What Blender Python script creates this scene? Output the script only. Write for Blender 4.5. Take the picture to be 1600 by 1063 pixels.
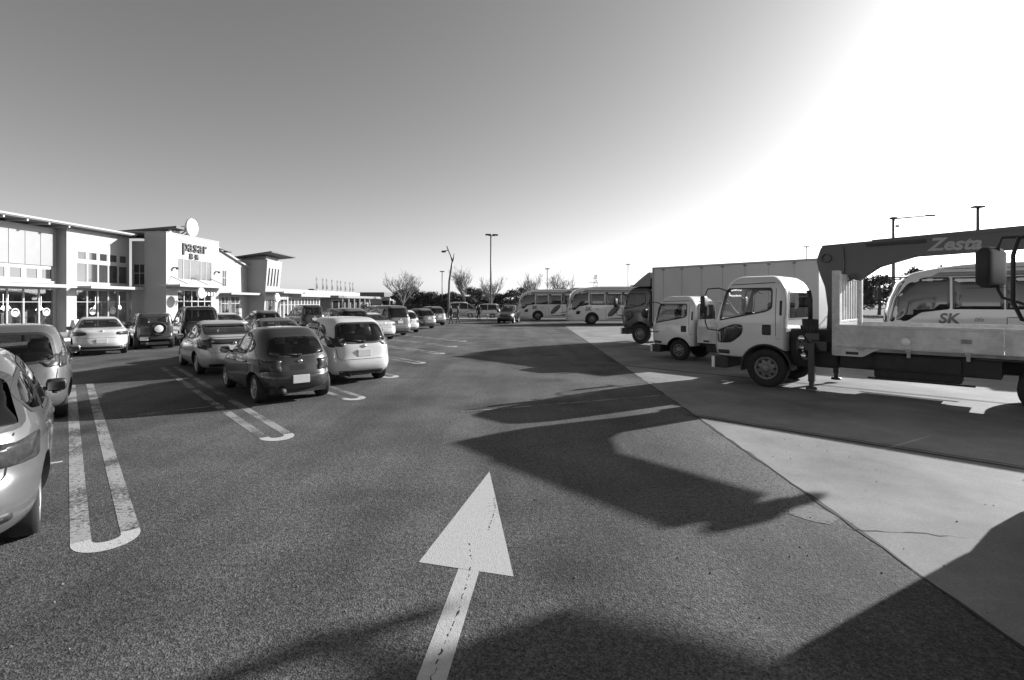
import bpy, bmesh, math, random
from mathutils import Vector, Matrix
from mathutils.bvhtree import BVHTree
from mathutils.geometry import delaunay_2d_cdt

for o in list(bpy.data.objects): bpy.data.objects.remove(o, do_unlink=True)
SC = bpy.context.scene
COL = SC.collection
random.seed(7)
R = math.radians

# ------------------------------------------------------------------ camera
CAMZ = 2.05
cam_d = bpy.data.cameras.new('camera'); cam = bpy.data.objects.new('camera', cam_d); COL.objects.link(cam)
cam_d.sensor_width = 36; cam_d.lens = 18.0; cam_d.shift_y = -0.0372
cam_d.clip_start = 0.05; cam_d.clip_end = 6000
cam.location = (0, 0, CAMZ); cam.rotation_euler = (R(90), 0, 0)
SC.camera = cam
SC.render.resolution_x = 1024; SC.render.resolution_y = 680

# ------------------------------------------------------------------ sky and sun (a monochrome photograph: the sky is taken to grey)
SUN_AZ, SUN_EL = 60.0, 19.5
W = bpy.data.worlds.new('World'); SC.world = W; W.use_nodes = True
nt = W.node_tree; nt.nodes.clear()
sky = nt.nodes.new('ShaderNodeTexSky'); sky.sky_type = 'NISHITA'; sky.sun_disc = False
sky.sun_elevation = R(SUN_EL); sky.sun_rotation = R(SUN_AZ)
sky.air_density = 1.0; sky.dust_density = 1.0; sky.ozone_density = 1.0
bw = nt.nodes.new('ShaderNodeSeparateColor')
bg = nt.nodes.new('ShaderNodeBackground'); bg.inputs['Strength'].default_value = 0.096
wo = nt.nodes.new('ShaderNodeOutputWorld')
nt.links.new(sky.outputs['Color'], bw.inputs[0])
nt.links.new(bw.outputs['Red'], bg.inputs['Color'])
nt.links.new(bg.outputs[0], wo.inputs['Surface'])
sd = bpy.data.lights.new('sun', 'SUN'); sun = bpy.data.objects.new('sun', sd); COL.objects.link(sun)
sd.energy = 4.8; sd.angle = R(0.53); sd.color = (1, 1, 1)
sdir = Vector((math.sin(R(SUN_AZ))*math.cos(R(SUN_EL)), math.cos(R(SUN_AZ))*math.cos(R(SUN_EL)), math.sin(R(SUN_EL))))
sun.rotation_euler = sdir.to_track_quat('Z', 'Y').to_euler(); sun.location = (40, 30, 30)
vs = SC.view_settings
SC.display_settings.display_device = 'sRGB'
vs.view_transform = 'Standard'; vs.look = 'None'; vs.gamma = 1.0; vs.use_curve_mapping = False
vs.exposure = 0.95

# ------------------------------------------------------------------ materials (all neutral greys)
MATS = {}
def g(v): return (v, v, v, 1)
def _new(name):
    m = bpy.data.materials.new(name); m.use_nodes = True
    return m, m.node_tree, m.node_tree.nodes['Principled BSDF']
def mat(name, v, rough=.5, metal=0.0, coat=0.0, var=.12, scale=3.0, spec=.5, bump=0.0, bscale=40):
    if name in MATS: return MATS[name]
    m, t, b = _new(name)
    b.inputs['Roughness'].default_value = rough; b.inputs['Metallic'].default_value = metal
    b.inputs['Coat Weight'].default_value = coat; b.inputs['Coat Roughness'].default_value = .06
    b.inputs['Specular IOR Level'].default_value = spec
    tc = t.nodes.new('ShaderNodeTexCoord'); n = t.nodes.new('ShaderNodeTexNoise'); n.inputs['Scale'].default_value = scale
    n.inputs['Detail'].default_value = 6; n.inputs['Roughness'].default_value = .65
    r = t.nodes.new('ShaderNodeMapRange'); r.inputs[1].default_value = .3; r.inputs[2].default_value = .7
    r.inputs[3].default_value = v*(1-var); r.inputs[4].default_value = v*(1+var*.6)
    t.links.new(tc.outputs['Object'], n.inputs['Vector']); t.links.new(n.outputs['Fac'], r.inputs[0])
    t.links.new(r.outputs[0], b.inputs['Base Color'])
    if bump > 0:
        n2 = t.nodes.new('ShaderNodeTexNoise'); n2.inputs['Scale'].default_value = bscale; n2.inputs['Detail'].default_value = 3
        bp = t.nodes.new('ShaderNodeBump'); bp.inputs['Strength'].default_value = bump; bp.inputs['Distance'].default_value = .02
        t.links.new(tc.outputs['Object'], n2.inputs['Vector']); t.links.new(n2.outputs['Fac'], bp.inputs['Height'])
        t.links.new(bp.outputs[0], b.inputs['Normal'])
    MATS[name] = m
    return m
def paint(name, v, metal=0.0):
    return mat(name, v, rough=.32 if metal else .25, metal=metal, coat=1.0, var=.06, scale=1.5)
def glass(name, t_):
    if name in MATS: return MATS[name]
    m = bpy.data.materials.new(name); m.use_nodes = True; t = m.node_tree; t.nodes.clear()
    tr = t.nodes.new('ShaderNodeBsdfTransparent'); tr.inputs[0].default_value = g(t_)
    gl = t.nodes.new('ShaderNodeBsdfGlossy'); gl.inputs['Roughness'].default_value = .02; gl.inputs['Color'].default_value = g(1.0)
    lw = t.nodes.new('ShaderNodeLayerWeight'); pw = t.nodes.new('ShaderNodeMath'); pw.operation = 'POWER'; pw.inputs[1].default_value = 5.0; lw.inputs[0].default_value = .5
    fr = t.nodes.new('ShaderNodeMath'); fr.operation = 'MULTIPLY_ADD'; fr.inputs[1].default_value = .94; fr.inputs[2].default_value = .06
    t.links.new(lw.outputs['Facing'], pw.inputs[0]); t.links.new(pw.outputs[0], fr.inputs[0])
    mx = t.nodes.new('ShaderNodeMixShader'); o = t.nodes.new('ShaderNodeOutputMaterial')
    t.links.new(fr.outputs[0], mx.inputs[0]); t.links.new(tr.outputs[0], mx.inputs[1]); t.links.new(gl.outputs[0], mx.inputs[2])
    t.links.new(mx.outputs[0], o.inputs[0]); MATS[name] = m
    return m
def emit(name, v, s):
    if name in MATS: return MATS[name]
    m, t, b = _new(name); b.inputs['Base Color'].default_value = g(.8)
    b.inputs['Emission Color'].default_value = g(v); b.inputs['Emission Strength'].default_value = s; MATS[name] = m
    return m

def asphalt_nodes(t, tc, lo, hi, fine=92):
    """returns (colour socket, bump normal socket) of worn asphalt with aggregate"""
    n1 = t.nodes.new('ShaderNodeTexNoise'); n1.inputs['Scale'].default_value = .42; n1.inputs['Detail'].default_value = 6; n1.inputs['Roughness'].default_value = .6
    n2 = t.nodes.new('ShaderNodeTexVoronoi'); n2.inputs['Scale'].default_value = fine
    n3 = t.nodes.new('ShaderNodeTexNoise'); n3.inputs['Scale'].default_value = 24; n3.inputs['Detail'].default_value = 4; n3.inputs['Roughness'].default_value = .75
    for n in (n1, n2, n3): t.links.new(tc, n.inputs['Vector'])
    r1 = t.nodes.new('ShaderNodeMapRange'); r1.inputs[1].default_value = .3; r1.inputs[2].default_value = .7; r1.inputs[3].default_value = lo; r1.inputs[4].default_value = hi
    t.links.new(n1.outputs['Fac'], r1.inputs[0])
    r2 = t.nodes.new('ShaderNodeMapRange'); r2.inputs[1].default_value = 0; r2.inputs[2].default_value = 1; r2.inputs[3].default_value = .30; r2.inputs[4].default_value = 1.95
    t.links.new(n2.outputs['Color'], r2.inputs[0])
    r3 = t.nodes.new('ShaderNodeMapRange'); r3.inputs[1].default_value = .32; r3.inputs[2].default_value = .68; r3.inputs[3].default_value = .5; r3.inputs[4].default_value = 1.55
    t.links.new(n3.outputs['Fac'], r3.inputs[0])
    mp = t.nodes.new('ShaderNodeMapping'); mp.inputs['Scale'].default_value = (1.1, .07, 1); t.links.new(tc, mp.inputs[0])
    n4 = t.nodes.new('ShaderNodeTexNoise'); n4.inputs['Scale'].default_value = 1.0; n4.inputs['Detail'].default_value = 4; t.links.new(mp.outputs[0], n4.inputs['Vector'])
    r4 = t.nodes.new('ShaderNodeMapRange'); r4.inputs[1].default_value = .35; r4.inputs[2].default_value = .65; r4.inputs[3].default_value = .78; r4.inputs[4].default_value = 1.2; t.links.new(n4.outputs['Fac'], r4.inputs[0])
    n5 = t.nodes.new('ShaderNodeTexVoronoi'); n5.inputs['Scale'].default_value = .55; n5.inputs['Randomness'].default_value = 1; n6 = t.nodes.new('ShaderNodeTexNoise'); n6.inputs['Scale'].default_value = 3; n6.inputs['Detail'].default_value = 4
    t.links.new(tc, n6.inputs['Vector']); s6 = t.nodes.new('ShaderNodeVectorMath'); s6.operation = 'SCALE'; s6.inputs['Scale'].default_value = .5; t.links.new(n6.outputs['Color'], s6.inputs[0])
    a6 = t.nodes.new('ShaderNodeVectorMath'); a6.operation = 'ADD'; t.links.new(tc, a6.inputs[0]); t.links.new(s6.outputs[0], a6.inputs[1]); t.links.new(a6.outputs[0], n5.inputs['Vector'])
    r5 = t.nodes.new('ShaderNodeMapRange'); r5.inputs[1].default_value = .06; r5.inputs[2].default_value = .34; r5.inputs[3].default_value = .52; r5.inputs[4].default_value = 1.0; t.links.new(n5.outputs['Distance'], r5.inputs[0])
    m5 = t.nodes.new('ShaderNodeMath'); m5.operation = 'MULTIPLY'; t.links.new(r4.outputs[0], m5.inputs[0]); t.links.new(r5.outputs[0], m5.inputs[1])
    m6 = t.nodes.new('ShaderNodeMath'); m6.operation = 'MULTIPLY'; t.links.new(m5.outputs[0], m6.inputs[0]); t.links.new(r1.outputs[0], m6.inputs[1])
    m1 = t.nodes.new('ShaderNodeMath'); m1.operation = 'MULTIPLY'; m2 = t.nodes.new('ShaderNodeMath'); m2.operation = 'MULTIPLY'
    t.links.new(m6.outputs[0], m1.inputs[0]); t.links.new(r2.outputs[0], m1.inputs[1]); t.links.new(m1.outputs[0], m2.inputs[0]); t.links.new(r3.outputs[0], m2.inputs[1])
    ad = t.nodes.new('ShaderNodeMath'); ad.operation = 'ADD'; t.links.new(n2.outputs['Distance'], ad.inputs[0]); t.links.new(n3.outputs['Fac'], ad.inputs[1])
    bp = t.nodes.new('ShaderNodeBump'); bp.inputs['Strength'].default_value = .6; bp.inputs['Distance'].default_value = .006
    t.links.new(ad.outputs[0], bp.inputs['Height'])
    return m2.outputs[0], bp.outputs[0]
def ground_mat(name, lo, hi, rough=.85, fine=92):
    m, t, b = _new(name); tc = t.nodes.new('ShaderNodeTexCoord')
    c, n = asphalt_nodes(t, tc.outputs['Object'], lo, hi, fine)
    t.links.new(c, b.inputs['Base Color']); t.links.new(n, b.inputs['Normal']); b.inputs['Roughness'].default_value = rough
    b.inputs['Specular IOR Level'].default_value = .25; MATS[name] = m
    return m
def worn_paint(name, v, wear, crack=False):
    """road paint; where it is worn the asphalt below shows"""
    m, t, b = _new(name); tc = t.nodes.new('ShaderNodeTexCoord')
    c, nrm = asphalt_nodes(t, tc.outputs['Object'], .055, .085)
    n = t.nodes.new('ShaderNodeTexNoise'); n.inputs['Scale'].default_value = 26; n.inputs['Detail'].default_value = 8; n.inputs['Roughness'].default_value = .75
    n2 = t.nodes.new('ShaderNodeTexNoise'); n2.inputs['Scale'].default_value = 1.7; n2.inputs['Detail'].default_value = 3
    t.links.new(tc.outputs['Object'], n.inputs['Vector']); t.links.new(tc.outputs['Object'], n2.inputs['Vector'])
    a = t.nodes.new('ShaderNodeMath'); a.operation = 'MULTIPLY_ADD'; a.inputs[1].default_value = .7
    t.links.new(n2.outputs['Fac'], a.inputs[0]); t.links.new(n.outputs['Fac'], a.inputs[2])
    r = t.nodes.new('ShaderNodeMapRange'); r.inputs[1].default_value = wear-.06; r.inputs[2].default_value = wear+.06
    t.links.new(a.outputs[0], r.inputs[0])
    fac = r.outputs[0]
    if crack:
        w = t.nodes.new('ShaderNodeTexVoronoi'); w.feature = 'DISTANCE_TO_EDGE'; w.inputs['Scale'].default_value = 1.15
        mp = t.nodes.new('ShaderNodeVectorMath'); mp.operation = 'ADD'
        ns = t.nodes.new('ShaderNodeTexNoise'); ns.inputs['Scale'].default_value = 9; ns.inputs['Detail'].default_value = 5
        sc = t.nodes.new('ShaderNodeVectorMath'); sc.operation = 'SCALE'; sc.inputs['Scale'].default_value = .16
        t.links.new(tc.outputs['Object'], ns.inputs['Vector']); t.links.new(ns.outputs['Color'], sc.inputs[0])
        t.links.new(tc.outputs['Object'], mp.inputs[0]); t.links.new(sc.outputs[0], mp.inputs[1]); t.links.new(mp.outputs[0], w.inputs['Vector'])
        k = t.nodes.new('ShaderNodeMapRange'); k.inputs[1].default_value = .004; k.inputs[2].default_value = .008
        t.links.new(w.outputs['Distance'], k.inputs[0])
        mm = t.nodes.new('ShaderNodeMath'); mm.operation = 'MULTIPLY'; t.links.new(fac, mm.inputs[0]); t.links.new(k.outputs[0], mm.inputs[1]); fac = mm.outputs[0]
    mx = t.nodes.new('ShaderNodeMix'); mx.data_type = 'RGBA'
    t.links.new(fac, mx.inputs[0]); t.links.new(c, mx.inputs[6]); 
    rv = t.nodes.new('ShaderNodeMapRange'); rv.inputs[1].default_value = .3; rv.inputs[2].default_value = .7; rv.inputs[3].default_value = v*.82; rv.inputs[4].default_value = v*1.05
    t.links.new(n.outputs['Fac'], rv.inputs[0]); t.links.new(rv.outputs[0], mx.inputs[7])
    t.links.new(mx.outputs[2], b.inputs['Base Color']); nrm.node.inputs['Strength'].default_value = .25; t.links.new(nrm, b.inputs['Normal']); b.inputs['Roughness'].default_value = .75
    b.inputs['Specular IOR Level'].default_value = .25
    MATS[name] = m
    return m

M_ASPH = ground_mat('asphalt', .042, .106)
M_CONC = None
def concrete():
    m, t, b = _new('concrete'); tc = t.nodes.new('ShaderNodeTexCoord')
    n1 = t.nodes.new('ShaderNodeTexNoise'); n1.inputs['Scale'].default_value = .55; n1.inputs['Detail'].default_value = 8; n1.inputs['Roughness'].default_value = .65
    n2 = t.nodes.new('ShaderNodeTexNoise'); n2.inputs['Scale'].default_value = 45; n2.inputs['Detail'].default_value = 5; n2.inputs['Roughness'].default_value = .8
    for n in (n1, n2): t.links.new(tc.outputs['Object'], n.inputs['Vector'])
    r1 = t.nodes.new('ShaderNodeMapRange'); r1.inputs[1].default_value = .3; r1.inputs[2].default_value = .7; r1.inputs[3].default_value = .135; r1.inputs[4].default_value = .32
    r2 = t.nodes.new('ShaderNodeMapRange'); r2.inputs[1].default_value = .3; r2.inputs[2].default_value = .7; r2.inputs[3].default_value = .72; r2.inputs[4].default_value = 1.25
    t.links.new(n1.outputs['Fac'], r1.inputs[0]); t.links.new(n2.outputs['Fac'], r2.inputs[0])
    mu = t.nodes.new('ShaderNodeMath'); mu.operation = 'MULTIPLY'; t.links.new(r1.outputs[0], mu.inputs[0]); t.links.new(r2.outputs[0], mu.inputs[1])
    t.links.new(mu.outputs[0], b.inputs['Base Color'])
    bp = t.nodes.new('ShaderNodeBump'); bp.inputs['Strength'].default_value = .3; bp.inputs['Distance'].default_value = .004
    t.links.new(n2.outputs['Fac'], bp.inputs['Height']); t.links.new(bp.outputs[0], b.inputs['Normal'])
    b.inputs['Roughness'].default_value = .85; b.inputs['Specular IOR Level'].default_value = .25
    MATS['concrete'] = m
    return m
M_CONC = concrete()
M_LINE = worn_paint('line_paint_worn', .34, .83)
M_FAINT = worn_paint('line_paint_faint', .32, .85)
M_LINEF = worn_paint('line_paint_fresh', .50, .66)
M_ARROW = worn_paint('arrow_paint', .46, .60)
M_BLACK = mat('black_rubber', .02, .8, var=.3, scale=8)
M_TRIM = mat('black_plastic', .025, .55, var=.2)
M_DARK = mat('dark_chassis', .025, .7, var=.4, scale=5)
M_CHROME = mat('chrome', .75, .15, metal=1, var=.05)
M_RIM = mat('alloy', .45, .35, metal=.8, var=.1)
M_STEEL = mat('grey_steel_wheel', .22, .5, metal=.3, var=.3, scale=9)
M_GALV = mat('galvanised', .35, .5, metal=.4, var=.2)
M_PLATE = mat('plate', .6, .4, var=.05)
M_LAMP = mat('lamp_lens', .04, .3, coat=.15, var=.5, scale=14, spec=.25)
M_MIRR = mat('mirror_glass_silver', .28, .08, metal=1, var=.05)
M_LAMPC = mat('lamp_clear', .55, .1, coat=1, var=.15, scale=20)
M_SEAT = mat('seat_cloth', .05, .9, var=.2)
M_SEAM = mat('panel_gap', .012, .9, var=.1)
M_GLASS = glass('car_glass', .62); M_TGLASS = glass('truck_glass', .82); M_PRIV = glass('privacy_glass', .16); M_WGLASS = glass('shop_glass', .75)
M_BGLASS = mat('black_glass', .02, .06, coat=1, var=.2)

# ------------------------------------------------------------------ mesh helpers
class MB:
    def __init__(s): s.v = []; s.f = []; s.m = []; s.sm = []
    def add(s, verts, faces, mi=0, smooth=False):
        b = len(s.v); s.v += [tuple(v) for v in verts]
        for f in faces: s.f.append(tuple(b+i for i in f)); s.m.append(mi); s.sm.append(smooth)
        return s
    def box(s, x0, x1, y0, y1, z0, z1, c=0.0, mi=0, M=None):
        if x1 < x0: x0, x1 = x1, x0
        if y1 < y0: y0, y1 = y1, y0
        if z1 < z0: z0, z1 = z1, z0
        c = min(c, (x1-x0)*.45, (y1-y0)*.45, (z1-z0)*.45)
        if c <= 0:
            v = [(x, y, z) for x in (x0, x1) for y in (y0, y1) for z in (z0, z1)]
            f = [(0, 1, 3, 2), (4, 6, 7, 5), (0, 4, 5, 1), (2, 3, 7, 6), (0, 2, 6, 4), (1, 5, 7, 3)]
        else:
            bm = bmesh.new(); bmesh.ops.create_cube(bm, size=1)
            for p in bm.verts:
                p.co = ((x0+x1)/2+p.co.x*(x1-x0), (y0+y1)/2+p.co.y*(y1-y0), (z0+z1)/2+p.co.z*(z1-z0))
            bmesh.ops.bevel(bm, geom=bm.edges[:], offset=c, segments=2, profile=.6, affect='EDGES')
            bm.verts.index_update(); v = [p.co.copy() for p in bm.verts]; f = [[q.index for q in k.verts] for k in bm.faces]; bm.free()
        if M is not None: v = [M @ Vector(p) for p in v]
        return s.add(v, f, mi)
    def prism(s, poly, axis, a, b, mi=0):
        """polygon in the plane normal to axis, extruded from a to b"""
        def pt(p, d):
            if axis == 'x': return (d, p[0], p[1])
            if axis == 'y': return (p[0], d, p[1])
            return (p[0], p[1], d)
        n = len(poly); v = [pt(p, a) for p in poly]+[pt(p, b) for p in poly]
        f = [tuple(range(n-1, -1, -1)), tuple(range(n, 2*n))]+[(i, (i+1) % n, n+(i+1) % n, n+i) for i in range(n)]
        return s.add(v, f, mi)
    def tube(s, pts, r, n=8, mi=0, caps=True):
        pts = [Vector(p) for p in pts]; rs = r if isinstance(r, (list, tuple)) else [r]*len(pts)
        v = []; f = []; up = None
        for i, p in enumerate(pts):
            d = (pts[min(i+1, len(pts)-1)]-pts[max(i-1, 0)]).normalized()
            if up is None: up = Vector((0, 0, 1)) if abs(d.z) < .9 else Vector((1, 0, 0))
            a = d.cross(up)
            if a.length < 1e-4: a = d.cross(Vector((0, 1, 0)))
            a.normalize(); b = a.cross(d); up = b
            for k in range(n):
                t = 2*math.pi*k/n; v.append(p+(a*math.cos(t)+b*math.sin(t))*rs[i])
        for i in range(len(pts)-1):
            for k in range(n): f.append((i*n+k, i*n+(k+1) % n, (i+1)*n+(k+1) % n, (i+1)*n+k))
        if caps: f.append(tuple(range(n-1, -1, -1))); f.append(tuple((len(pts)-1)*n+k for k in range(n)))
        return s.add(v, f, mi, True)
    def lathe(s, prof, axis='y', c=(0, 0, 0), n=24, mi=0, smooth=True):
        """prof: list of (radius, offset along axis)"""
        v = []; f = []
        for (r, h) in prof:
            for k in range(n):
                t = 2*math.pi*k/n; a, b = r*math.cos(t), r*math.sin(t)
                p = (a, h, b) if axis == 'y' else ((h, a, b) if axis == 'x' else (a, b, h))
                v.append((c[0]+p[0], c[1]+p[1], c[2]+p[2]))
        for i in range(len(prof)-1):
            for k in range(n): f.append((i*n+k, i*n+(k+1) % n, (i+1)*n+(k+1) % n, (i+1)*n+k))
        return s.add(v, f, mi, smooth)
    def mesh(s, name, mats):
        me = bpy.data.meshes.new(name); me.from_pydata(s.v, [], s.f)
        for m in (mats if isinstance(mats, (list, tuple)) else [mats]): me.materials.append(m)
        me.polygons.foreach_set('material_index', s.m); me.polygons.foreach_set('use_smooth', s.sm)
        bm = bmesh.new(); bm.from_mesh(me); bmesh.ops.recalc_face_normals(bm, faces=bm.faces[:]); bm.to_mesh(me); bm.free()
        me.update()
        return me
    def build(s, name, mats, parent=None):
        return link(name, s.mesh(name, mats), parent)
def link(name, data, parent=None):
    o = bpy.data.objects.new(name, data); COL.objects.link(o)
    if parent is not None: o.parent = parent
    return o
def tag(o, label=None, cat=None, group=None, kind=None):
    if label: o['label'] = label
    if cat: o['category'] = cat
    if group: o['group'] = group
    if kind: o['kind'] = kind
    return o
def empty(name, loc=(0, 0, 0), rz=0.0, label=None, cat=None, group=None):
    o = link(name, None); o.empty_display_size = .2; o.location = loc; o.rotation_euler = (0, 0, R(rz))
    return tag(o, label, cat, group)
def copy_tree(o, parent=None, remap=None):
    c = o.copy(); COL.objects.link(c); c.parent = parent
    if remap and c.data is not None and any(m in remap for m in c.data.materials):
        key = (c.data.name, tuple(sorted((a.name, b.name) for a, b in remap.items())))
        if key not in RECOL:
            d = c.data.copy()
            for i, m in enumerate(d.materials):
                if m in remap: d.materials[i] = remap[m]
            RECOL[key] = d
        c.data = RECOL[key]
    for ch in list(o.children): copy_tree(ch, c, remap)
    return c
RECOL = {}
def setat(root, local, world, rz):
    """put the thing so that its local ground point meets the world ground point"""
    a = R(rz); root.rotation_euler = (0, 0, a)
    root.location = (world[0]-(local[0]*math.cos(a)-local[1]*math.sin(a)), world[1]-(local[0]*math.sin(a)+local[1]*math.cos(a)), 0)
def text_mesh(name, s, size, depth, m, spacing=1.0, shear=0.0, bold=0.0):
    cu = bpy.data.curves.new(name, 'FONT'); cu.body = s; cu.size = size; cu.extrude = depth; cu.align_x = 'CENTER'; cu.align_y = 'CENTER'
    cu.space_character = spacing; cu.shear = shear; cu.offset = bold; cu.resolution_u = 3
    o = bpy.data.objects.new('tmp', cu); COL.objects.link(o)
    me = bpy.data.meshes.new_from_object(o.evaluated_get(bpy.context.evaluated_depsgraph_get()))
    bpy.data.objects.remove(o, do_unlink=True); me.name = name
    me.materials.clear(); me.materials.append(m)
    return me
def text(name, s, size, depth, m, parent, loc, rot, **k):
    o = link(name, text_mesh(name, s, size, depth, m, **k), parent); o.location = loc; o.rotation_euler = rot
    return o

def rp(pts, r=.04, seg=3):
    """round the corners of a polygon"""
    out = []; n = len(pts)
    for i in range(n):
        p = Vector(pts[i]).to_2d(); a = (Vector(pts[i-1]).to_2d()-p); b = (Vector(pts[(i+1) % n]).to_2d()-p)
        rr = min(r, a.length*.45, b.length*.45); pa = p+a.normalized()*rr; pb = p+b.normalized()*rr
        for k in range(seg+1):
            t = k/seg; q = pa*(1-t)**2+p*2*t*(1-t)+pb*t*t; out.append((q.x, q.y))
    return out
def area2(p): return sum(p[i-1][0]*p[i][1]-p[i][0]*p[i-1][1] for i in range(len(p)))
def inset(poly, d):
    n = len(poly); s = 1 if area2(poly) > 0 else -1; out = []
    for i in range(n):
        a = Vector(poly[i])-Vector(poly[i-1]); b = Vector(poly[(i+1) % n])-Vector(poly[i])
        na = Vector((-a.y, a.x)); nb = Vector((-b.y, b.x)); m = (na.normalized() if na.length > 1e-9 else na)+(nb.normalized() if nb.length > 1e-9 else nb)
        if m.length > 1e-6: m.normalize()
        q = Vector(poly[i])+m*d*s; out.append((q.x, q.y))
    return out
def inpoly(x, y, poly):
    c = False; n = len(poly)
    for i in range(n):
        x1, y1 = poly[i-1]; x2, y2 = poly[i]
        if (y1 > y) != (y2 > y) and x < (x2-x1)*(y-y1)/(y2-y1)+x1: c = not c
    return c
def densify(poly, res, closed=True):
    out = []; n = len(poly)
    for i in range(n if closed else n-1):
        a = Vector(poly[i]).to_2d(); b = Vector(poly[(i+1) % n]).to_2d(); k = max(1, int((b-a).length/res))
        for j in range(k): q = a+(b-a)*(j/k); out.append((q.x, q.y))
    if not closed: out.append(tuple(poly[-1]))
    return out
AX = {'L': (lambda p: Vector((p[0], 9, p[1])), Vector((0, -1, 0))), 'R': (lambda p: Vector((p[0], -9, p[1])), Vector((0, 1, 0))),
      'B': (lambda p: Vector((-20, p[0], p[1])), Vector((1, 0, 0))), 'F': (lambda p: Vector((20, p[0], p[1])), Vector((-1, 0, 0))),
      'T': (lambda p: Vector((p[0], p[1], 9)), Vector((0, 0, -1)))}
def proj(bvh, p, ax, off):
    f, d = AX[ax]; o = f(p); h = bvh.ray_cast(o, d)
    if h[0] is None:
        q = o+d*(8.3 if ax in 'LR' else 18); h = bvh.find_nearest(q)
        if h[0] is None: return q, -d
    return h[0]+h[1]*off, h[1]
def patch(bvh, poly, ax, name, m, parent, off=.004, res=.07, rim=.012):
    """a thin plate of the given outline laid on a body surface"""
    b = densify(poly, res); nb = len(b)
    xs = [p[0] for p in b]; ys = [p[1] for p in b]; pts = list(b)
    inn = inset(poly, res*.35)
    x = min(xs)+res*.5
    while x < max(xs):
        y = min(ys)+res*.5
        while y < max(ys):
            if inpoly(x, y, inn): pts.append((x, y))
            y += res
        x += res
    vv, ee, ff, *_ = delaunay_2d_cdt([Vector(p) for p in pts], [(i, (i+1) % nb) for i in range(nb)], [], 2, 1e-5)
    ff = [f for f in ff if inpoly(sum(vv[i].x for i in f)/len(f), sum(vv[i].y for i in f)/len(f), b)]
    v = []; rimv = []
    for q in vv:
        p, n = proj(bvh, q, ax, off); v.append(p); rimv.append(p-n*(rim+off))
    nv = len(v); cnt = {}
    for f in ff:
        for i in range(len(f)):
            e = (f[i], f[(i+1) % len(f)]); cnt[tuple(sorted(e))] = cnt.get(tuple(sorted(e)), 0)+1
    faces = [tuple(f) for f in ff]; 
    for f in ff:
        for i in range(len(f)):
            e = (f[i], f[(i+1) % len(f)])
            if cnt[tuple(sorted(e))] == 1: faces.append((e[1], e[0], nv+e[0], nv+e[1]))
    me = bpy.data.meshes.new(name); me.from_pydata(v+rimv, [], faces); me.materials.append(m)
    bm = bmesh.new(); bm.from_mesh(me)
    bmesh.ops.delete(bm, geom=[q for q in bm.verts if not q.link_faces], context='VERTS')
    bmesh.ops.recalc_face_normals(bm, faces=bm.faces[:]); bm.to_mesh(me); bm.free()
    me.polygons.foreach_set('use_smooth', [True]*len(me.polygons)); me.update()
    return link(name, me, parent)
def ribbon(bvh, path, ax, name, m, parent, w=.012, off=.003, closed=False, res=.08):
    pts = densify(path, res, closed); n = len(pts); v = []; f = []
    for i in range(n):
        a = Vector(pts[i-1 if (i or closed) else i]); b = Vector(pts[(i+1) % n if (closed or i < n-1) else i]); d = (b-a)
        if d.length < 1e-9: d = Vector((1, 0))
        d.normalize(); k = Vector((-d.y, d.x))*w*.5; c = Vector(pts[i])
        for q in (c+k, c-k): v.append(proj(bvh, (q.x, q.y), ax, off)[0])
    for i in range(n if closed else n-1):
        j = (i+1) % n; f.append((2*i, 2*i+1, 2*j+1, 2*j))
    me = bpy.data.meshes.new(name); me.from_pydata(v, [], f); me.materials.append(m); me.update()
    return link(name, me, parent)
def mergeobjs(objs, name):
    mb = MB(); mats = []
    for o in objs:
        for m in o.data.materials:
            if m not in mats: mats.append(m)
        base = len(mb.v); mb.v += [tuple(v.co) for v in o.data.vertices]
        for p in o.data.polygons:
            mb.f.append(tuple(base+i for i in p.vertices)); mb.m.append(mats.index(o.data.materials[p.material_index])); mb.sm.append(p.use_smooth)
    par = objs[0].parent
    for o in objs: bpy.data.objects.remove(o, do_unlink=True)
    return mb.build(name, mats, par)

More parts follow.
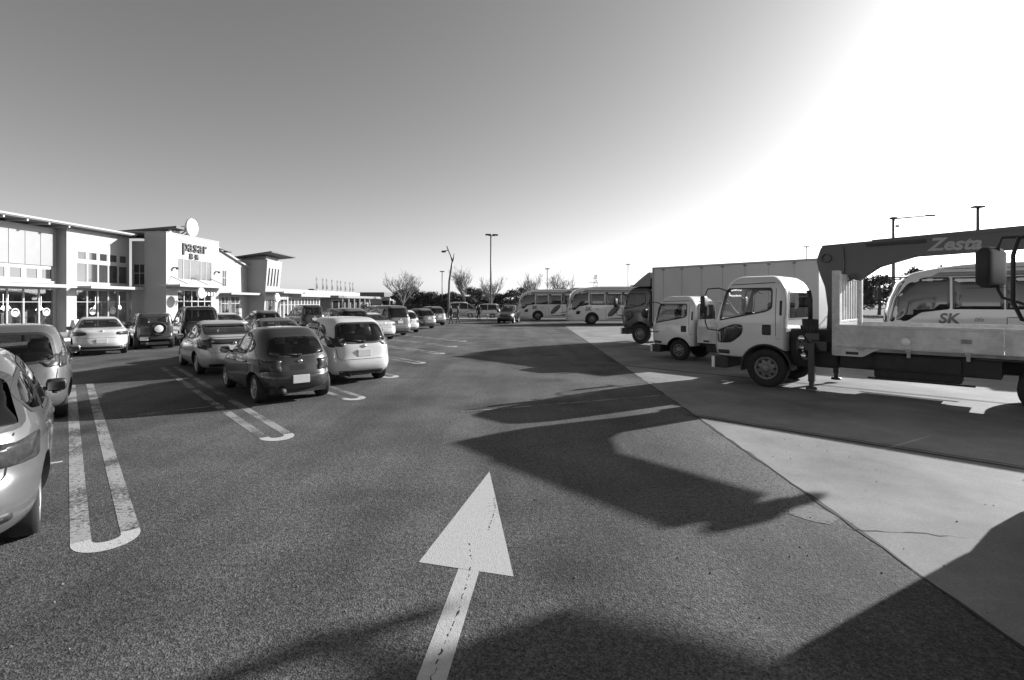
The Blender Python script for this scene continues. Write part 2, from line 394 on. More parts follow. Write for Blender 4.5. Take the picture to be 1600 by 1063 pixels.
# ------------------------------------------------------------------ bodies: a stack of rounded plan outlines
def ip(tab, z):
    if z <= tab[0][0]: return tab[0][1]
    for (a, b), (c, d) in zip(tab, tab[1:]):
        if z <= c: return b+(d-b)*(z-a)/(c-a) if c > a else d
    return tab[-1][1]
def stack_levels(rear, front, width, zs=None):
    z0 = min(rear[0][0], front[0][0]); z1 = max(rear[-1][0], front[-1][0])
    L = sorted(set([a for a, _ in rear+front+width if z0 <= a <= z1]))
    out = [L[0]]
    for z in L[1:]:
        if z-out[-1] < .025 and z != L[-1]: continue
        while z-out[-1] > .16: out.append(out[-1]+(z-out[-1])/math.ceil((z-out[-1])/.14))
        out.append(z)
    return [(z, ip(rear, z), ip(front, z), ip(width, z)) for z in out]
def loft(levels, n=(5, 5), M=44, roof=.05):
    lv = list(levels); z, a, b, w = lv[-1]
    if roof: lv += [(z+roof*.55, a+(b-a)*.05, b-(b-a)*.05, w*.92), (z+roof*.85, a+(b-a)*.14, b-(b-a)*.15, w*.76), (z+roof, a+(b-a)*.28, b-(b-a)*.3, w*.45)]
    z, a, b, w = lv[0]; lv = [(z-.01, a+.3, b-.3, w*.6), (z-.005, a+.08, b-.08, w-.06)]+lv
    v = []; f = []
    for (z, xr, xf, w) in lv:
        xc, ha = (xr+xf)/2, (xf-xr)/2
        for i in range(M):
            t = 2*math.pi*(i+.5)/M; c, s = math.cos(t), math.sin(t); e = n[1] if c > 0 else n[0]
            v.append((xc+ha*math.copysign(abs(c)**(2/e), c), w*math.copysign(abs(s)**(2/e), s), z))
    for k in range(len(lv)-1):
        for i in range(M): f.append((k*M+i, k*M+(i+1) % M, (k+1)*M+(i+1) % M, (k+1)*M+i))
    for k, rev in ((0, True), (len(lv)-1, False)):
        for i in range(M//2-1):
            q = (k*M+i, k*M+i+1, k*M+M-2-i, k*M+M-1-i); f.append(q[::-1] if rev else q)
    return v, f
def tmp_obj(v, f, mats, sub=0, mi=0):
    me = bpy.data.meshes.new('t'); me.from_pydata(v, [], f)
    for m in mats: me.materials.append(m)
    me.polygons.foreach_set('material_index', [mi]*len(me.polygons)); me.update()
    bm = bmesh.new(); bm.from_mesh(me); bmesh.ops.recalc_face_normals(bm, faces=bm.faces[:]); bm.to_mesh(me); bm.free()
    o = bpy.data.objects.new('t', me); COL.objects.link(o)
    if sub:
        s = o.modifiers.new('s', 'SUBSURF'); s.levels = sub; s.render_levels = sub
        me2 = bpy.data.meshes.new_from_object(o.evaluated_get(bpy.context.evaluated_depsgraph_get())); o.modifiers.clear(); o.data = me2
    return o
def carve(o, cutters):
    for c in cutters:
        b = o.modifiers.new('b', 'BOOLEAN'); b.operation = 'DIFFERENCE'; b.solver = 'EXACT'; b.object = c
    me = bpy.data.meshes.new_from_object(o.evaluated_get(bpy.context.evaluated_depsgraph_get()))
    o.modifiers.clear(); o.data = me
    for c in cutters: bpy.data.objects.remove(c, do_unlink=True)
    return o
def bvh_of(o):
    me = o.data
    return BVHTree.FromPolygons([v.co.copy() for v in me.vertices], [tuple(p.vertices) for p in me.polygons])
def shade(me, ang=35):
    me.polygons.foreach_set('use_smooth', [True]*len(me.polygons))
    bm = bmesh.new(); bm.from_mesh(me)
    for e in bm.edges: e.smooth = e.is_manifold and e.calc_face_angle(9) < R(ang)
    bm.to_mesh(me); bm.free(); me.update()
def prism_cut(poly, ax, a, b, mats, mi=1):
    mb = MB(); mb.prism(poly, ax, a, b); return tmp_obj(mb.v, mb.f, mats, 0, mi)

def wheel_meshes(r, w, style, key):
    if key in WHEELS: return WHEELS[key]
    t = MB(); rr = r*(.70 if style != 'truck' else .58)
    t.lathe([(rr, -w*.42), (rr+.01, -w*.5), (r*.93, -w*.5), (r*.985, -w*.42), (r, -w*.25), (r, w*.25), (r*.985, w*.42), (r*.93, w*.5), (rr+.01, w*.5), (rr, w*.42)], n=32)
    t.lathe([(rr, -w*.42), (.001, -w*.4)], n=32); t.lathe([(rr, w*.3), (.001, w*.28)], n=32)
    m = MB()
    if style == 'truck':
        m.lathe([(rr, w*.50), (rr*.93, w*.52), (rr*.86, w*.40), (rr*.80, w*.28), (rr*.62, w*.42), (rr*.42, w*.52), (rr*.36, w*.52), (rr*.34, w*.68), (rr*.22, w*.74), (.001, w*.75)], n=32)
        for k in range(8):
            a = 2*math.pi*k/8; m.lathe([(.035, 0), (.03, .012), (.001, .013)], c=(math.cos(a)*rr*.7, w*.39, math.sin(a)*rr*.7), n=8, mi=1)
            a += .2; m.lathe([(.016, 0), (.014, .03), (.001, .031)], c=(math.cos(a)*rr*.44, w*.51, math.sin(a)*rr*.44), n=6, mi=0)
    else:
        m.lathe([(rr, w*.44), (rr*.99, w*.5), (rr*.9, w*.5), (rr*.87, w*.36)], n=32)
        m.lathe([(rr*.26, w*.34), (rr*.25, w*.46), (rr*.12, w*.49), (.001, w*.49)], n=20)
        ns = 5 if style == 'five' else 7
        for k in range(ns):
            M = Matrix.Rotation(2*math.pi*k/ns, 4, 'Y')
            vv = [M @ Vector(p) for p in ((rr*.15, w*.30, -.035), (rr*.15, w*.30, .035), (rr*.93, w*.33, .045), (rr*.93, w*.33, -.045), (rr*.15, w*.47, -.028), (rr*.15, w*.47, .028), (rr*.93, w*.48, .034), (rr*.93, w*.48, -.034))]
            m.add(vv, [(0, 1, 2, 3), (4, 5, 6, 7), (0, 1, 5, 4), (1, 2, 6, 5), (2, 3, 7, 6), (3, 0, 4, 7)])
    WHEELS[key] = (t.mesh('wheel', M_BLACK), m.mesh('rim', [M_STEEL if style == 'truck' else M_RIM, M_DARK]))
    return WHEELS[key]
WHEELS = {}
def add_wheel(root, x, y, r, w, style):
    a, b = wheel_meshes(r, w, style, (r, w, style))
    o = link('wheel', a, root); o.location = (x, y, r); q = link('rim', b, o)
    if y < 0: o.rotation_euler = (0, 0, math.pi)
    return o

def vehicle_body(root, S):
    """body with wheel wells, hollow cabin and window openings; returns the BVH of the closed outer skin"""
    pm = S['paint']; mats = [pm, M_TRIM]
    lv = stack_levels(S['rear'], S['front'], S['width'])
    v, f = loft(lv, S.get('n', (5, 5)), roof=S.get('roof', .05))
    o = tmp_obj(v, f, mats, 1); bvh = bvh_of(o); cut = []
    for (x, r, yi) in S['wells']:
        for s in (-1, 1):
            mb = MB(); n = 28; z = S['wr']
            mb.lathe([(.001, s*yi), (r, s*yi), (r, s*1.6), (.001, s*1.6)], c=(x, 0, z), n=n)
            bm_o = tmp_obj(mb.v, mb.f, mats, 0, 1); bm = bmesh.new(); bm.from_mesh(bm_o.data); bmesh.ops.remove_doubles(bm, verts=bm.verts[:], dist=.005)
            bmesh.ops.recalc_face_normals(bm, faces=bm.faces[:]); bm.to_mesh(bm_o.data); bm.free(); cut.append(bm_o)
    c = S.get('cabin')
    if c:
        zs, ze = c['z']; L = []
        k = 0
        z = zs
        while z <= ze+1e-6:
            zz = min(z, ip(S['rear'], 0) and ze); L.append((z, max(ip(S['rear'], z)+.07, c['x'][0]), min(ip(S['front'], z)-.07, c['x'][1]), ip(S['width'], z)-.06)); z += (ze-zs)/8
        vi, fi = loft(L, S.get('n', (5, 5)), roof=.03, M=36)
        cut.append(tmp_obj(vi, fi, mats, 1, 1))
        for q in S['side']:
            poly = rp(inset(q['p'], .026), q.get('r', .05))
            for s in (-1, 1): cut.append(prism_cut(poly, 'y', s*.38, s*2.2, mats))
        for key, ax, x0, x1 in (('back', 'B', -20, None), ('screen', 'F', None, 20)):
            if key in S:
                poly = rp(inset(S[key]['p'], .035), S[key].get('r', .08)); xs = [proj(bvh, p, ax, 0)[0].x for p in densify(poly, .1)]
                if ax == 'B': cut.append(prism_cut(poly, 'x', min(xs)-.3, max(xs)+.16, mats))
                else: cut.append(prism_cut(poly, 'x', min(xs)-.16, max(xs)+.3, mats))
    carve(o, cut); me = o.data; bpy.data.objects.remove(o, do_unlink=True); me.name = 'body'; shade(me)
    b = link('body', me, root)
    for q in S.get('side', []):
        pl = rp(q['p'], q.get('r', .05))
        for ax in 'LR':
            w = patch(bvh, pl, ax, 'window', q.get('m', M_GLASS if c else M_BGLASS), root, off=.003, res=S.get('res', .09), rim=.004)
            if S.get('trim', True): ribbon(bvh, inset(pl, .012), ax, 'window_trim', M_TRIM, w, w=.034, off=.006, closed=True)
    for key, ax, nm in (('back', 'B', 'rear_window'), ('screen', 'F', 'windscreen')):
        if key in S:
            pl = rp(S[key]['p'], S[key].get('r', .08)); w = patch(bvh, pl, ax, nm, S[key].get('m', M_GLASS if c else M_BGLASS), root, off=.003, res=.1, rim=.004)
            if S.get('trim', True): ribbon(bvh, inset(pl, .014), ax, 'window_trim', M_TRIM, w, w=.04, off=.006, closed=True)
    return bvh
def ymirror(p): return [(-a, b) for a, b in p]
# ------------------------------------------------------------------ cars
def make_car(name, S):
    root = empty(name); bvh = vehicle_body(root, S); xr, xf, tr = S['ax'][0], S['ax'][1], S['track']
    for x in (xr, xf):
        for s in (1, -1): add_wheel(root, x, s*(tr-.13), S['wr'], .2, S.get('rim', 'five'))
    for p in S['tail']:
        for q in (p, ymirror(p)): patch(bvh, rp(q, .03), 'B', 'tail_light', M_LAMP, root, off=.008, res=.05)
    for p in S.get('tail_side', []):
        for ax in 'LR': patch(bvh, rp(p, .03), ax, 'tail_light', M_LAMP, root, off=.008, res=.05)
    for p in S['head']:
        for q in (p, ymirror(p)): patch(bvh, rp(q, .03), 'F', 'headlight', M_LAMPC, root, off=.008, res=.05)
    for q in S.get('grille', []): patch(bvh, rp(q, .03), 'F', 'grille', M_TRIM, root, off=.005, res=.08)
    for p in S.get('rear_trim', []): patch(bvh, rp(p, .03), 'B', 'bumper_trim', M_TRIM, root, off=.006, res=.08)
    for s in S.get('seam', []):
        for ax in 'LR': ribbon(bvh, s, ax, 'door_gap', M_SEAM, root, w=.011, off=.002)
    for s in S.get('seam_back', []): ribbon(bvh, s, 'B', 'tailgate_gap', M_SEAM, root, w=.011, off=.002)
    for (x, z) in S.get('handle', []):
        for ax, s in (('L', 1), ('R', -1)):
            p, n = proj(bvh, (x, z), ax, 0); m = MB(); m.box(-.09, .09, -.012, .022, -.016, .016, .01); o = m.build('door_handle', S['paint'], root); o.location = p
            if s < 0: o.rotation_euler = (0, 0, math.pi)
    # plate
    y, z = S['plate']; p, n = proj(bvh, (y, z), 'B', 0); m = MB(); m.box(-.02, .02, -.165, .165, -.082, .082, .006)
    o = m.build('licence_plate', M_PLATE, root); o.location = p
    # badge
    if 'badge' in S:
        p, n = proj(bvh, (0, S['badge']), 'B', .004); m = MB(); m.lathe([(.045, 0), (.045, -.012), (.03, -.016), (.001, -.016)], axis='x', n=14)
        o = m.build('badge', M_CHROME, root); o.location = p
    # mirrors
    if 'mirror' in S:
        x, z = S['mirror']
        for s in (1, -1):
            p, n = proj(bvh, (x, z-.05), 'L' if s > 0 else 'R', 0); m = MB()
            v, f = loft([(-.08, -.05, .05, .09), (-.04, -.07, .08, .12), (.03, -.07, .08, .125), (.07, -.06, .05, .11)], n=(4, 3), M=16, roof=.02)
            m.add([(a*.85, b*.8+s*.14, c*.8+.05) for a, b, c in v], f, 0, True); m.tube([(0, -s*.03, 0), (0, s*.12, .03)], .025, 6, 1)
            o = m.build('door_mirror', [S.get('mirror_m', S['paint']), M_TRIM], root); o.location = p
            k = MB(); k.box(-.066, -.060, s*.14-.08, s*.14+.08, .0, .09, .002); k.build('mirror_glass', M_MIRR, o)
    # seats
    c = S['cabin']; zf = c['z'][0]
    for sx in S['seats']:
        for y in ((-.36, .36) if S['width'][2][1] > .7 else (-.3, .3)):
            m = MB(); m.box(-.25, .25, -.24, .24, zf, zf+.1, .04); m.box(-.32, -.18, -.23, .23, zf+.02, zf+.40, .06); m.box(-.33, -.24, -.13, .13, zf+.43, zf+.58, .04)
            m.tube([(-.27, -.05, zf+.38), (-.28, -.05, zf+.45)], .012, 5); m.tube([(-.27, .05, zf+.38), (-.28, .05, zf+.45)], .012, 5)
            o = m.build('seat', M_SEAT, root); o.location = (sx, y, 0)
    m = MB(); xd = c['x'][1]; m.box(xd-.35, xd+.02, -.6, .6, zf, S['dash'], .05); m.build('dashboard', M_SEAT, root)
    if 'wiper' in S:
        y0, z0, y1, z1 = S['wiper']; a, _ = proj(bvh, (y0, z0), 'B', .03); b, _ = proj(bvh, (y1, z1), 'B', .02)
        m = MB(); m.tube([a, b], .012, 5); m.box(a.x-.02, a.x+.02, a.y-.04, a.y+.04, a.z-.025, a.z+.025, .01); m.build('wiper', M_TRIM, root)
    # underside
    m = MB(); m.box(xr-.5, xf+.4, -.55, .55, .2, .32); m.tube([(xr-.62, .35, .26), (xr-.1, .35, .26)], .07, 8); m.build('underbody', M_DARK, root)
    return root, bvh

SILV = paint('paint_silver', .20, .6); WHITE = paint('paint_white', .58); DGREY = paint('paint_dark_grey', .042, .3); BLK = paint('paint_black', .012)
PEARL = paint('paint_pearl', .42, .15); LGREY = paint('paint_light_grey', .20, .45)

def hatch_spec(pm):
    return dict(paint=pm, wr=.29, ax=(-1.22, 1.23), track=.765, wells=[(-1.22, .345, .5), (1.23, .345, .5)], n=(3.6, 3.4), roof=.06,
        rear=[(.22, -1.66), (.30, -1.80), (.42, -1.86), (.56, -1.86), (.62, -1.81), (.80, -1.79), (.92, -1.75), (1.10, -1.62), (1.30, -1.42), (1.42, -1.22), (1.45, -1.16)],
        front=[(.22, 1.72), (.32, 1.84), (.5, 1.88), (.66, 1.84), (.76, 1.72), (.84, 1.5), (.90, 1.22), (.95, 1.0), (1.10, .74), (1.28, .40), (1.40, .14), (1.45, -.05)],
        width=[(.22, .74), (.30, .80), (.45, .825), (.62, .832), (.80, .825), (.90, .80), (.96, .775), (1.1, .735), (1.25, .68), (1.38, .61), (1.45, .54)],
        cabin=dict(z=(.67, 1.40), x=(-1.4, .85)), dash=.9, seats=(.2, -.62),
        side=[dict(p=[(.72, .955), (.42, 1.20), (.14, 1.35), (-.08, 1.40), (-.08, .945)], r=.06), dict(p=[(-.15, .945), (-.15, 1.40), (-.5, 1.39), (-.83, 1.32), (-.83, .97)], r=.06), dict(p=[(-.9, 1.0), (-.9, 1.30), (-1.14, 1.17), (-1.1, 1.05)], r=.08, m=M_PRIV)],
        back=dict(p=[(.60, .95), (.50, 1.31), (.30, 1.37), (-.30, 1.37), (-.50, 1.31), (-.60, .95), (0, .92)], r=.10, m=M_PRIV),
        screen=dict(p=[(.62, .97), (.48, 1.36), (-.48, 1.36), (-.62, .97)], r=.08),
        tail=[[(.69, .62), (.57, .68), (.60, .86), (.70, .90)]], tail_side=[[(-1.78, .64), (-1.74, .88), (-1.55, .86), (-1.56, .66)]],
        head=[[(.5, .60), (.48, .72), (.70, .82), (.76, .66)]], grille=[[(-.35, .6), (.35, .6), (.3, .7), (-.3, .7)], [(-.45, .28), (.45, .28), (.4, .42), (-.4, .42)]],
        plate=(0, .49), badge=.84, handle=[(-.02, .80), (-.82, .82)], mirror=(.62, .97), wiper=(0, .955, .38, .99),
        seam=[[(.80, .90), (.84, .6), (.76, .3)], [(-.115, .94), (-.12, .6), (-.10, .3)], [(-.86, .95), (-1.0, .75), (-1.0, .62), (-.82, .42), (-.8, .3)], [(.76, .31), (-.8, .31)]],
        seam_back=[[(.66, 1.0), (.60, .90), (.56, .62), (.52, .575), (-.52, .575), (-.56, .62), (-.60, .90), (-.66, 1.0)]])
def mpv_spec(pm):
    return dict(paint=pm, wr=.305, ax=(-1.25, 1.28), track=.81, wells=[(-1.25, .36, .5), (1.28, .36, .5)], n=(5, 3.6), roof=.06,
        rear=[(.22, -1.78), (.30, -1.92), (.44, -1.97), (.58, -1.96), (.66, -1.92), (.92, -1.89), (1.05, -1.82), (1.25, -1.70), (1.40, -1.59), (1.50, -1.46), (1.52, -1.40)],
        front=[(.22, 1.80), (.32, 1.92), (.5, 1.95), (.66, 1.90), (.80, 1.72), (.90, 1.42), (.98, 1.18), (1.10, .94), (1.28, .58), (1.42, .24), (1.52, -.1)],
        width=[(.22, .75), (.30, .82), (.45, .842), (.62, .848), (.82, .84), (.96, .81), (1.02, .79), (1.15, .755), (1.3, .71), (1.44, .65), (1.52, .57)],
        cabin=dict(z=(.70, 1.46), x=(-1.6, 1.0)), dash=.95, seats=(.25, -.6),
        side=[dict(p=[(.88, 1.0), (.52, 1.26), (.2, 1.41), (-.06, 1.46), (-.06, .985)], r=.06), dict(p=[(-.13, .985), (-.13, 1.465), (-.6, 1.455), (-.86, 1.42), (-.86, 1.0)], r=.07), dict(p=[(-.93, 1.02), (-.93, 1.42), (-1.2, 1.36), (-1.36, 1.22), (-1.32, 1.10), (-1.15, 1.03)], r=.1)],
        back=dict(p=[(.64, 1.0), (.56, 1.38), (.44, 1.45), (-.44, 1.45), (-.56, 1.38), (-.64, 1.0), (-.3, .965), (.3, .965)], r=.08, m=M_PRIV),
        screen=dict(p=[(.64, 1.02), (.5, 1.43), (-.5, 1.43), (-.64, 1.02)], r=.08),
        tail=[[(.76, .90), (.66, .88), (.655, 1.10), (.74, 1.16)]], tail_side=[[(-1.86, .90), (-1.80, 1.14), (-1.58, 1.08), (-1.66, .92)]],
        head=[[(.5, .66), (.46, .78), (.66, .94), (.74, .76)]], grille=[[(-.42, .64), (.42, .64), (.38, .74), (-.38, .74)], [(-.5, .28), (.5, .28), (.45, .46), (-.45, .46)]],
        plate=(0, .74), badge=.9, handle=[(-.02, .86), (-.84, .88)], mirror=(.72, 1.02), wiper=(0, 1.0, .4, 1.05), rear_trim=[[(-.55, .25), (.55, .25), (.6, .34), (-.6, .34)]],
        seam=[[(.95, .95), (.98, .6), (.86, .3)], [(-.095, .97), (-.1, .6), (-.08, .3)], [(-.9, .99), (-1.02, .8), (-1.02, .66), (-.84, .44), (-.8, .31)], [(.86, .31), (-.8, .31)]],
        seam_back=[[(.70, 1.2), (.655, .95), (.62, .66), (.56, .60), (-.56, .60), (-.62, .66), (-.655, .95), (-.70, 1.2)]])
def fastback_spec(pm):
    return dict(paint=pm, wr=.31, ax=(-1.30, 1.40), track=.83, wells=[(-1.30, .365, .52), (1.40, .365, .52)], n=(4.6, 3.4), roof=.05,
        rear=[(.22, -2.02), (.30, -2.16), (.46, -2.21), (.62, -2.20), (.72, -2.17), (.96, -2.15), (1.06, -2.10), (1.12, -1.95), (1.2, -1.62), (1.3, -1.15), (1.38, -.78), (1.44, -.4)],
        front=[(.2, 2.0), (.32, 2.16), (.48, 2.22), (.62, 2.18), (.74, 2.0), (.84, 1.66), (.92, 1.36), (1.04, 1.06), (1.20, .68), (1.34, .30), (1.44, -.1)],
        width=[(.2, .77), (.30, .85), (.45, .868), (.64, .872), (.84, .86), (.94, .83), (1.0, .80), (1.12, .76), (1.25, .70), (1.36, .64), (1.44, .56)],
        cabin=dict(z=(.70, 1.39), x=(-1.6, 1.1)), dash=.9, seats=(.2, -.75),
        side=[dict(p=[(.95, .99), (.55, 1.22), (.2, 1.36), (-.1, 1.40), (-.1, .965)], r=.06), dict(p=[(-.17, .965), (-.17, 1.40), (-.55, 1.38), (-.98, 1.30), (-.98, .99)], r=.06), dict(p=[(-1.05, 1.0), (-1.05, 1.28), (-1.42, 1.15), (-1.40, 1.06)], r=.08)],
        back=dict(p=[(.66, 1.13), (.56, 1.38), (-.56, 1.38), (-.66, 1.13)], r=.06, m=M_PRIV),
        screen=dict(p=[(.66, .99), (.5, 1.37), (-.5, 1.37), (-.66, .99)], r=.08),
        tail=[[(.82, .76), (.64, .72), (.68, .98), (.80, 1.05)]], tail_side=[[(-2.1, .78), (-2.06, 1.04), (-1.8, .96), (-1.86, .8)]],
        head=[[(.52, .60), (.48, .70), (.70, .86), (.80, .66)]], grille=[[(-.5, .28), (.5, .28), (.46, .48), (-.46, .48)]],
        plate=(0, .74), badge=.90, handle=[(-.04, .84), (-.98, .86)], mirror=(.78, .98), rear_trim=[[(-.58, .88), (.58, .88), (.6, 1.06), (-.6, 1.06)], [(-.6, .25), (.6, .25), (.62, .34), (-.62, .34)]],
        seam=[[(1.02, .92), (1.06, .6), (.94, .3)], [(-.135, .95), (-.14, .6), (-.12, .3)], [(-1.01, .97), (-1.12, .78), (-1.1, .64), (-.9, .44), (-.86, .31)], [(.94, .31), (-.86, .31)]],
        seam_back=[[(.62, 1.1), (.62, .72), (.56, .64), (-.56, .64), (-.62, .72), (-.62, 1.1)]])
def sedan_spec(pm):
    return dict(paint=pm, wr=.32, ax=(-1.32, 1.42), track=.86, wells=[(-1.32, .375, .55), (1.42, .375, .55)], n=(4.2, 3.6), roof=.05,
        rear=[(.22, -2.02), (.30, -2.18), (.46, -2.24), (.62, -2.22), (.72, -2.18), (.90, -2.18), (.98, -2.10), (1.01, -1.95), (1.04, -1.62), (1.16, -1.28), (1.28, -.92), (1.37, -.58), (1.40, -.36)],
        front=[(.2, 2.1), (.32, 2.26), (.48, 2.30), (.64, 2.24), (.74, 2.08), (.84, 1.60), (.92, 1.20), (1.02, .98), (1.16, .68), (1.30, .36), (1.40, .0)],
        width=[(.2, .80), (.30, .88), (.45, .90), (.64, .905), (.84, .89), (.94, .855), (1.0, .81), (1.12, .755), (1.25, .685), (1.34, .62), (1.40, .55)],
        cabin=dict(z=(.72, 1.35), x=(-1.25, 1.0)), dash=.9, seats=(.2, -.7),
        side=[dict(p=[(.88, .97), (.5, 1.19), (.2, 1.31), (-.12, 1.36), (-.12, .96)], r=.06), dict(p=[(-.19, .96), (-.19, 1.36), (-.5, 1.335), (-.88, 1.2), (-1.2, 1.05), (-1.1, .98)], r=.06)],
        back=dict(p=[(.68, 1.06), (.52, 1.345), (-.52, 1.345), (-.68, 1.06)], r=.06, m=M_PRIV),
        screen=dict(p=[(.68, .98), (.5, 1.33), (-.5, 1.33), (-.68, .98)], r=.08),
        tail=[[(.84, .76), (.44, .80), (.46, .90), (.82, .92)]], tail_side=[[(-2.12, .77), (-2.08, .92), (-1.85, .90), (-1.9, .8)]],
        head=[[(.48, .62), (.48, .73), (.76, .80), (.82, .66)]], grille=[[(-.36, .56), (.36, .56), (.32, .72), (-.32, .72)], [(-.6, .28), (.6, .28), (.55, .46), (-.55, .46)]],
        plate=(0, .56), badge=.93, handle=[(-.06, .82), (-1.02, .84)], mirror=(.70, .97), rear_trim=[[(-.78, .26), (.78, .26), (.82, .42), (.5, .36), (-.5, .36), (-.82, .42)]], mirror_m=M_TRIM,
        seam=[[(.95, .9), (1.0, .6), (.9, .3)], [(-.155, .95), (-.16, .6), (-.14, .3)], [(-1.08, .97), (-1.14, .78), (-1.12, .64), (-.92, .44), (-.88, .31)], [(.9, .31), (-.88, .31)]],
        seam_back=[[(.70, 1.0), (.66, .74), (.6, .68), (-.6, .68), (-.66, .74), (-.70, 1.0)]])
def wagon_spec(pm):
    return dict(paint=pm, wr=.31, ax=(-1.30, 1.35), track=.83, wells=[(-1.30, .365, .52), (1.35, .365, .52)], n=(4.4, 3.5), roof=.06,
        rear=[(.22, -2.00), (.30, -2.14), (.46, -2.20), (.60, -2.19), (.68, -2.14), (.92, -2.11), (1.02, -2.04), (1.2, -1.88), (1.36, -1.70), (1.46, -1.52), (1.48, -1.45)],
        front=[(.2, 2.0), (.32, 2.14), (.48, 2.18), (.64, 2.12), (.76, 1.94), (.86, 1.56), (.94, 1.24), (1.06, .98), (1.22, .62), (1.38, .24), (1.48, -.14)],
        width=[(.2, .77), (.30, .845), (.45, .868), (.64, .872), (.84, .86), (.94, .832), (1.0, .80), (1.12, .765), (1.25, .715), (1.38, .65), (1.48, .56)],
        cabin=dict(z=(.70, 1.42), x=(-1.85, 1.0)), dash=.9, seats=(.2, -.72),
        side=[dict(p=[(.92, .98), (.52, 1.25), (.2, 1.38), (-.1, 1.43), (-.1, .965)], r=.06), dict(p=[(-.17, .965), (-.17, 1.43), (-.62, 1.42), (-.95, 1.40), (-.95, .98)], r=.06), dict(p=[(-1.02, .99), (-1.02, 1.39), (-1.4, 1.34), (-1.68, 1.22), (-1.55, 1.05)], r=.08, m=M_PRIV)],
        back=dict(p=[(.73, .98), (.63, 1.34), (.50, 1.41), (-.50, 1.41), (-.63, 1.34), (-.73, .98)], r=.07, m=M_PRIV),
        screen=dict(p=[(.66, .99), (.5, 1.40), (-.5, 1.40), (-.66, .99)], r=.08),
        tail=[[(.80, .72), (.50, .74), (.52, .86), (.80, .92)]], tail_side=[[(-2.07, .73), (-2.03, .91), (-1.7, .86), (-1.76, .76)]],
        head=[[(.5, .62), (.46, .74), (.70, .86), (.78, .68)]], grille=[[(-.42, .6), (.42, .6), (.38, .72), (-.38, .72)], [(-.5, .28), (.5, .28), (.45, .46), (-.45, .46)]],
        mirror_m=M_TRIM, plate=(0, .80), badge=.92, handle=[(-.04, .83), (-.94, .85)], mirror=(.78, .99), wiper=(0, 1.0, .4, 1.04), rear_trim=[[(.66, .34), (.42, .32), (.42, .39), (.66, .41)], [(-.66, .34), (-.42, .32), (-.42, .39), (-.66, .41)]],
        seam=[[(1.0, .92), (1.04, .6), (.92, .3)], [(-.135, .95), (-.14, .6), (-.12, .3)], [(-.985, .97), (-1.08, .78), (-1.06, .64), (-.88, .44), (-.84, .31)], [(.92, .31), (-.84, .31)]],
        seam_back=[[(.74, 1.1), (.66, .95), (.62, .68), (.58, .62), (-.58, .62), (-.62, .68), (-.66, .95), (-.74, 1.1)]])
def van_spec(pm):
    return dict(paint=pm, wr=.31, ax=(-1.35, 1.45), track=.82, wells=[(-1.35, .365, .52), (1.45, .365, .52)], n=(7, 4.2), roof=.06,
        rear=[(.22, -2.16), (.30, -2.28), (.46, -2.33), (.60, -2.32), (.68, -2.28), (1.0, -2.25), (1.2, -2.20), (1.5, -2.10), (1.70, -2.0), (1.78, -1.9)],
        front=[(.2, 2.1), (.32, 2.26), (.5, 2.31), (.72, 2.24), (.88, 2.04), (.98, 1.76), (1.06, 1.52), (1.2, 1.26), (1.42, .90), (1.62, .56), (1.78, .1)],
        width=[(.2, .77), (.30, .83), (.45, .846), (.68, .85), (.92, .84), (1.02, .82), (1.1, .80), (1.3, .765), (1.5, .725), (1.68, .68), (1.78, .60)],
        cabin=dict(z=(.72, 1.70), x=(-2.05, 1.35)), dash=1.05, seats=(.55, -.4),
        side=[dict(p=[(1.24, 1.08), (.86, 1.40), (.56, 1.62), (.32, 1.68), (.32, 1.05)], r=.06), dict(p=[(.24, 1.05), (.24, 1.69), (-.7, 1.69), (-.7, 1.05)], r=.06, m=M_PRIV), dict(p=[(-.78, 1.05), (-.78, 1.69), (-1.6, 1.67), (-1.85, 1.56), (-1.85, 1.1)], r=.08, m=M_PRIV)],
        back=dict(p=[(.70, 1.10), (.64, 1.62), (.56, 1.70), (-.56, 1.70), (-.64, 1.62), (-.70, 1.10)], r=.07, m=M_PRIV),
        screen=dict(p=[(.68, 1.08), (.56, 1.66), (-.56, 1.66), (-.68, 1.08)], r=.08),
        tail=[[(.80, .74), (.68, .74), (.70, 1.12), (.79, 1.16)]], tail_side=[[(-2.22, .75), (-2.16, 1.14), (-2.02, 1.10), (-2.06, .78)]],
        head=[[(.5, .68), (.46, .82), (.68, .94), (.76, .74)]], grille=[[(-.44, .66), (.44, .66), (.40, .82), (-.40, .82)], [(-.5, .28), (.5, .28), (.45, .46), (-.45, .46)]],
        plate=(0, .86), badge=1.0, handle=[(.4, .92), (.1, .92)], mirror=(1.05, 1.10), rear_trim=[[(-.6, .26), (.6, .26), (.62, .36), (-.62, .36)]],
        seam=[[(1.28, 1.02), (1.3, .6), (1.02, .3)], [(.28, 1.04), (.28, .3)], [(-.74, 1.04), (-.74, .31)], [(1.02, .31), (-.86, .31)]],
        seam_back=[[(.74, 1.5), (.67, 1.1), (.66, .66), (.6, .60), (-.6, .60), (-.66, .66), (-.67, 1.1), (-.74, 1.5)]])
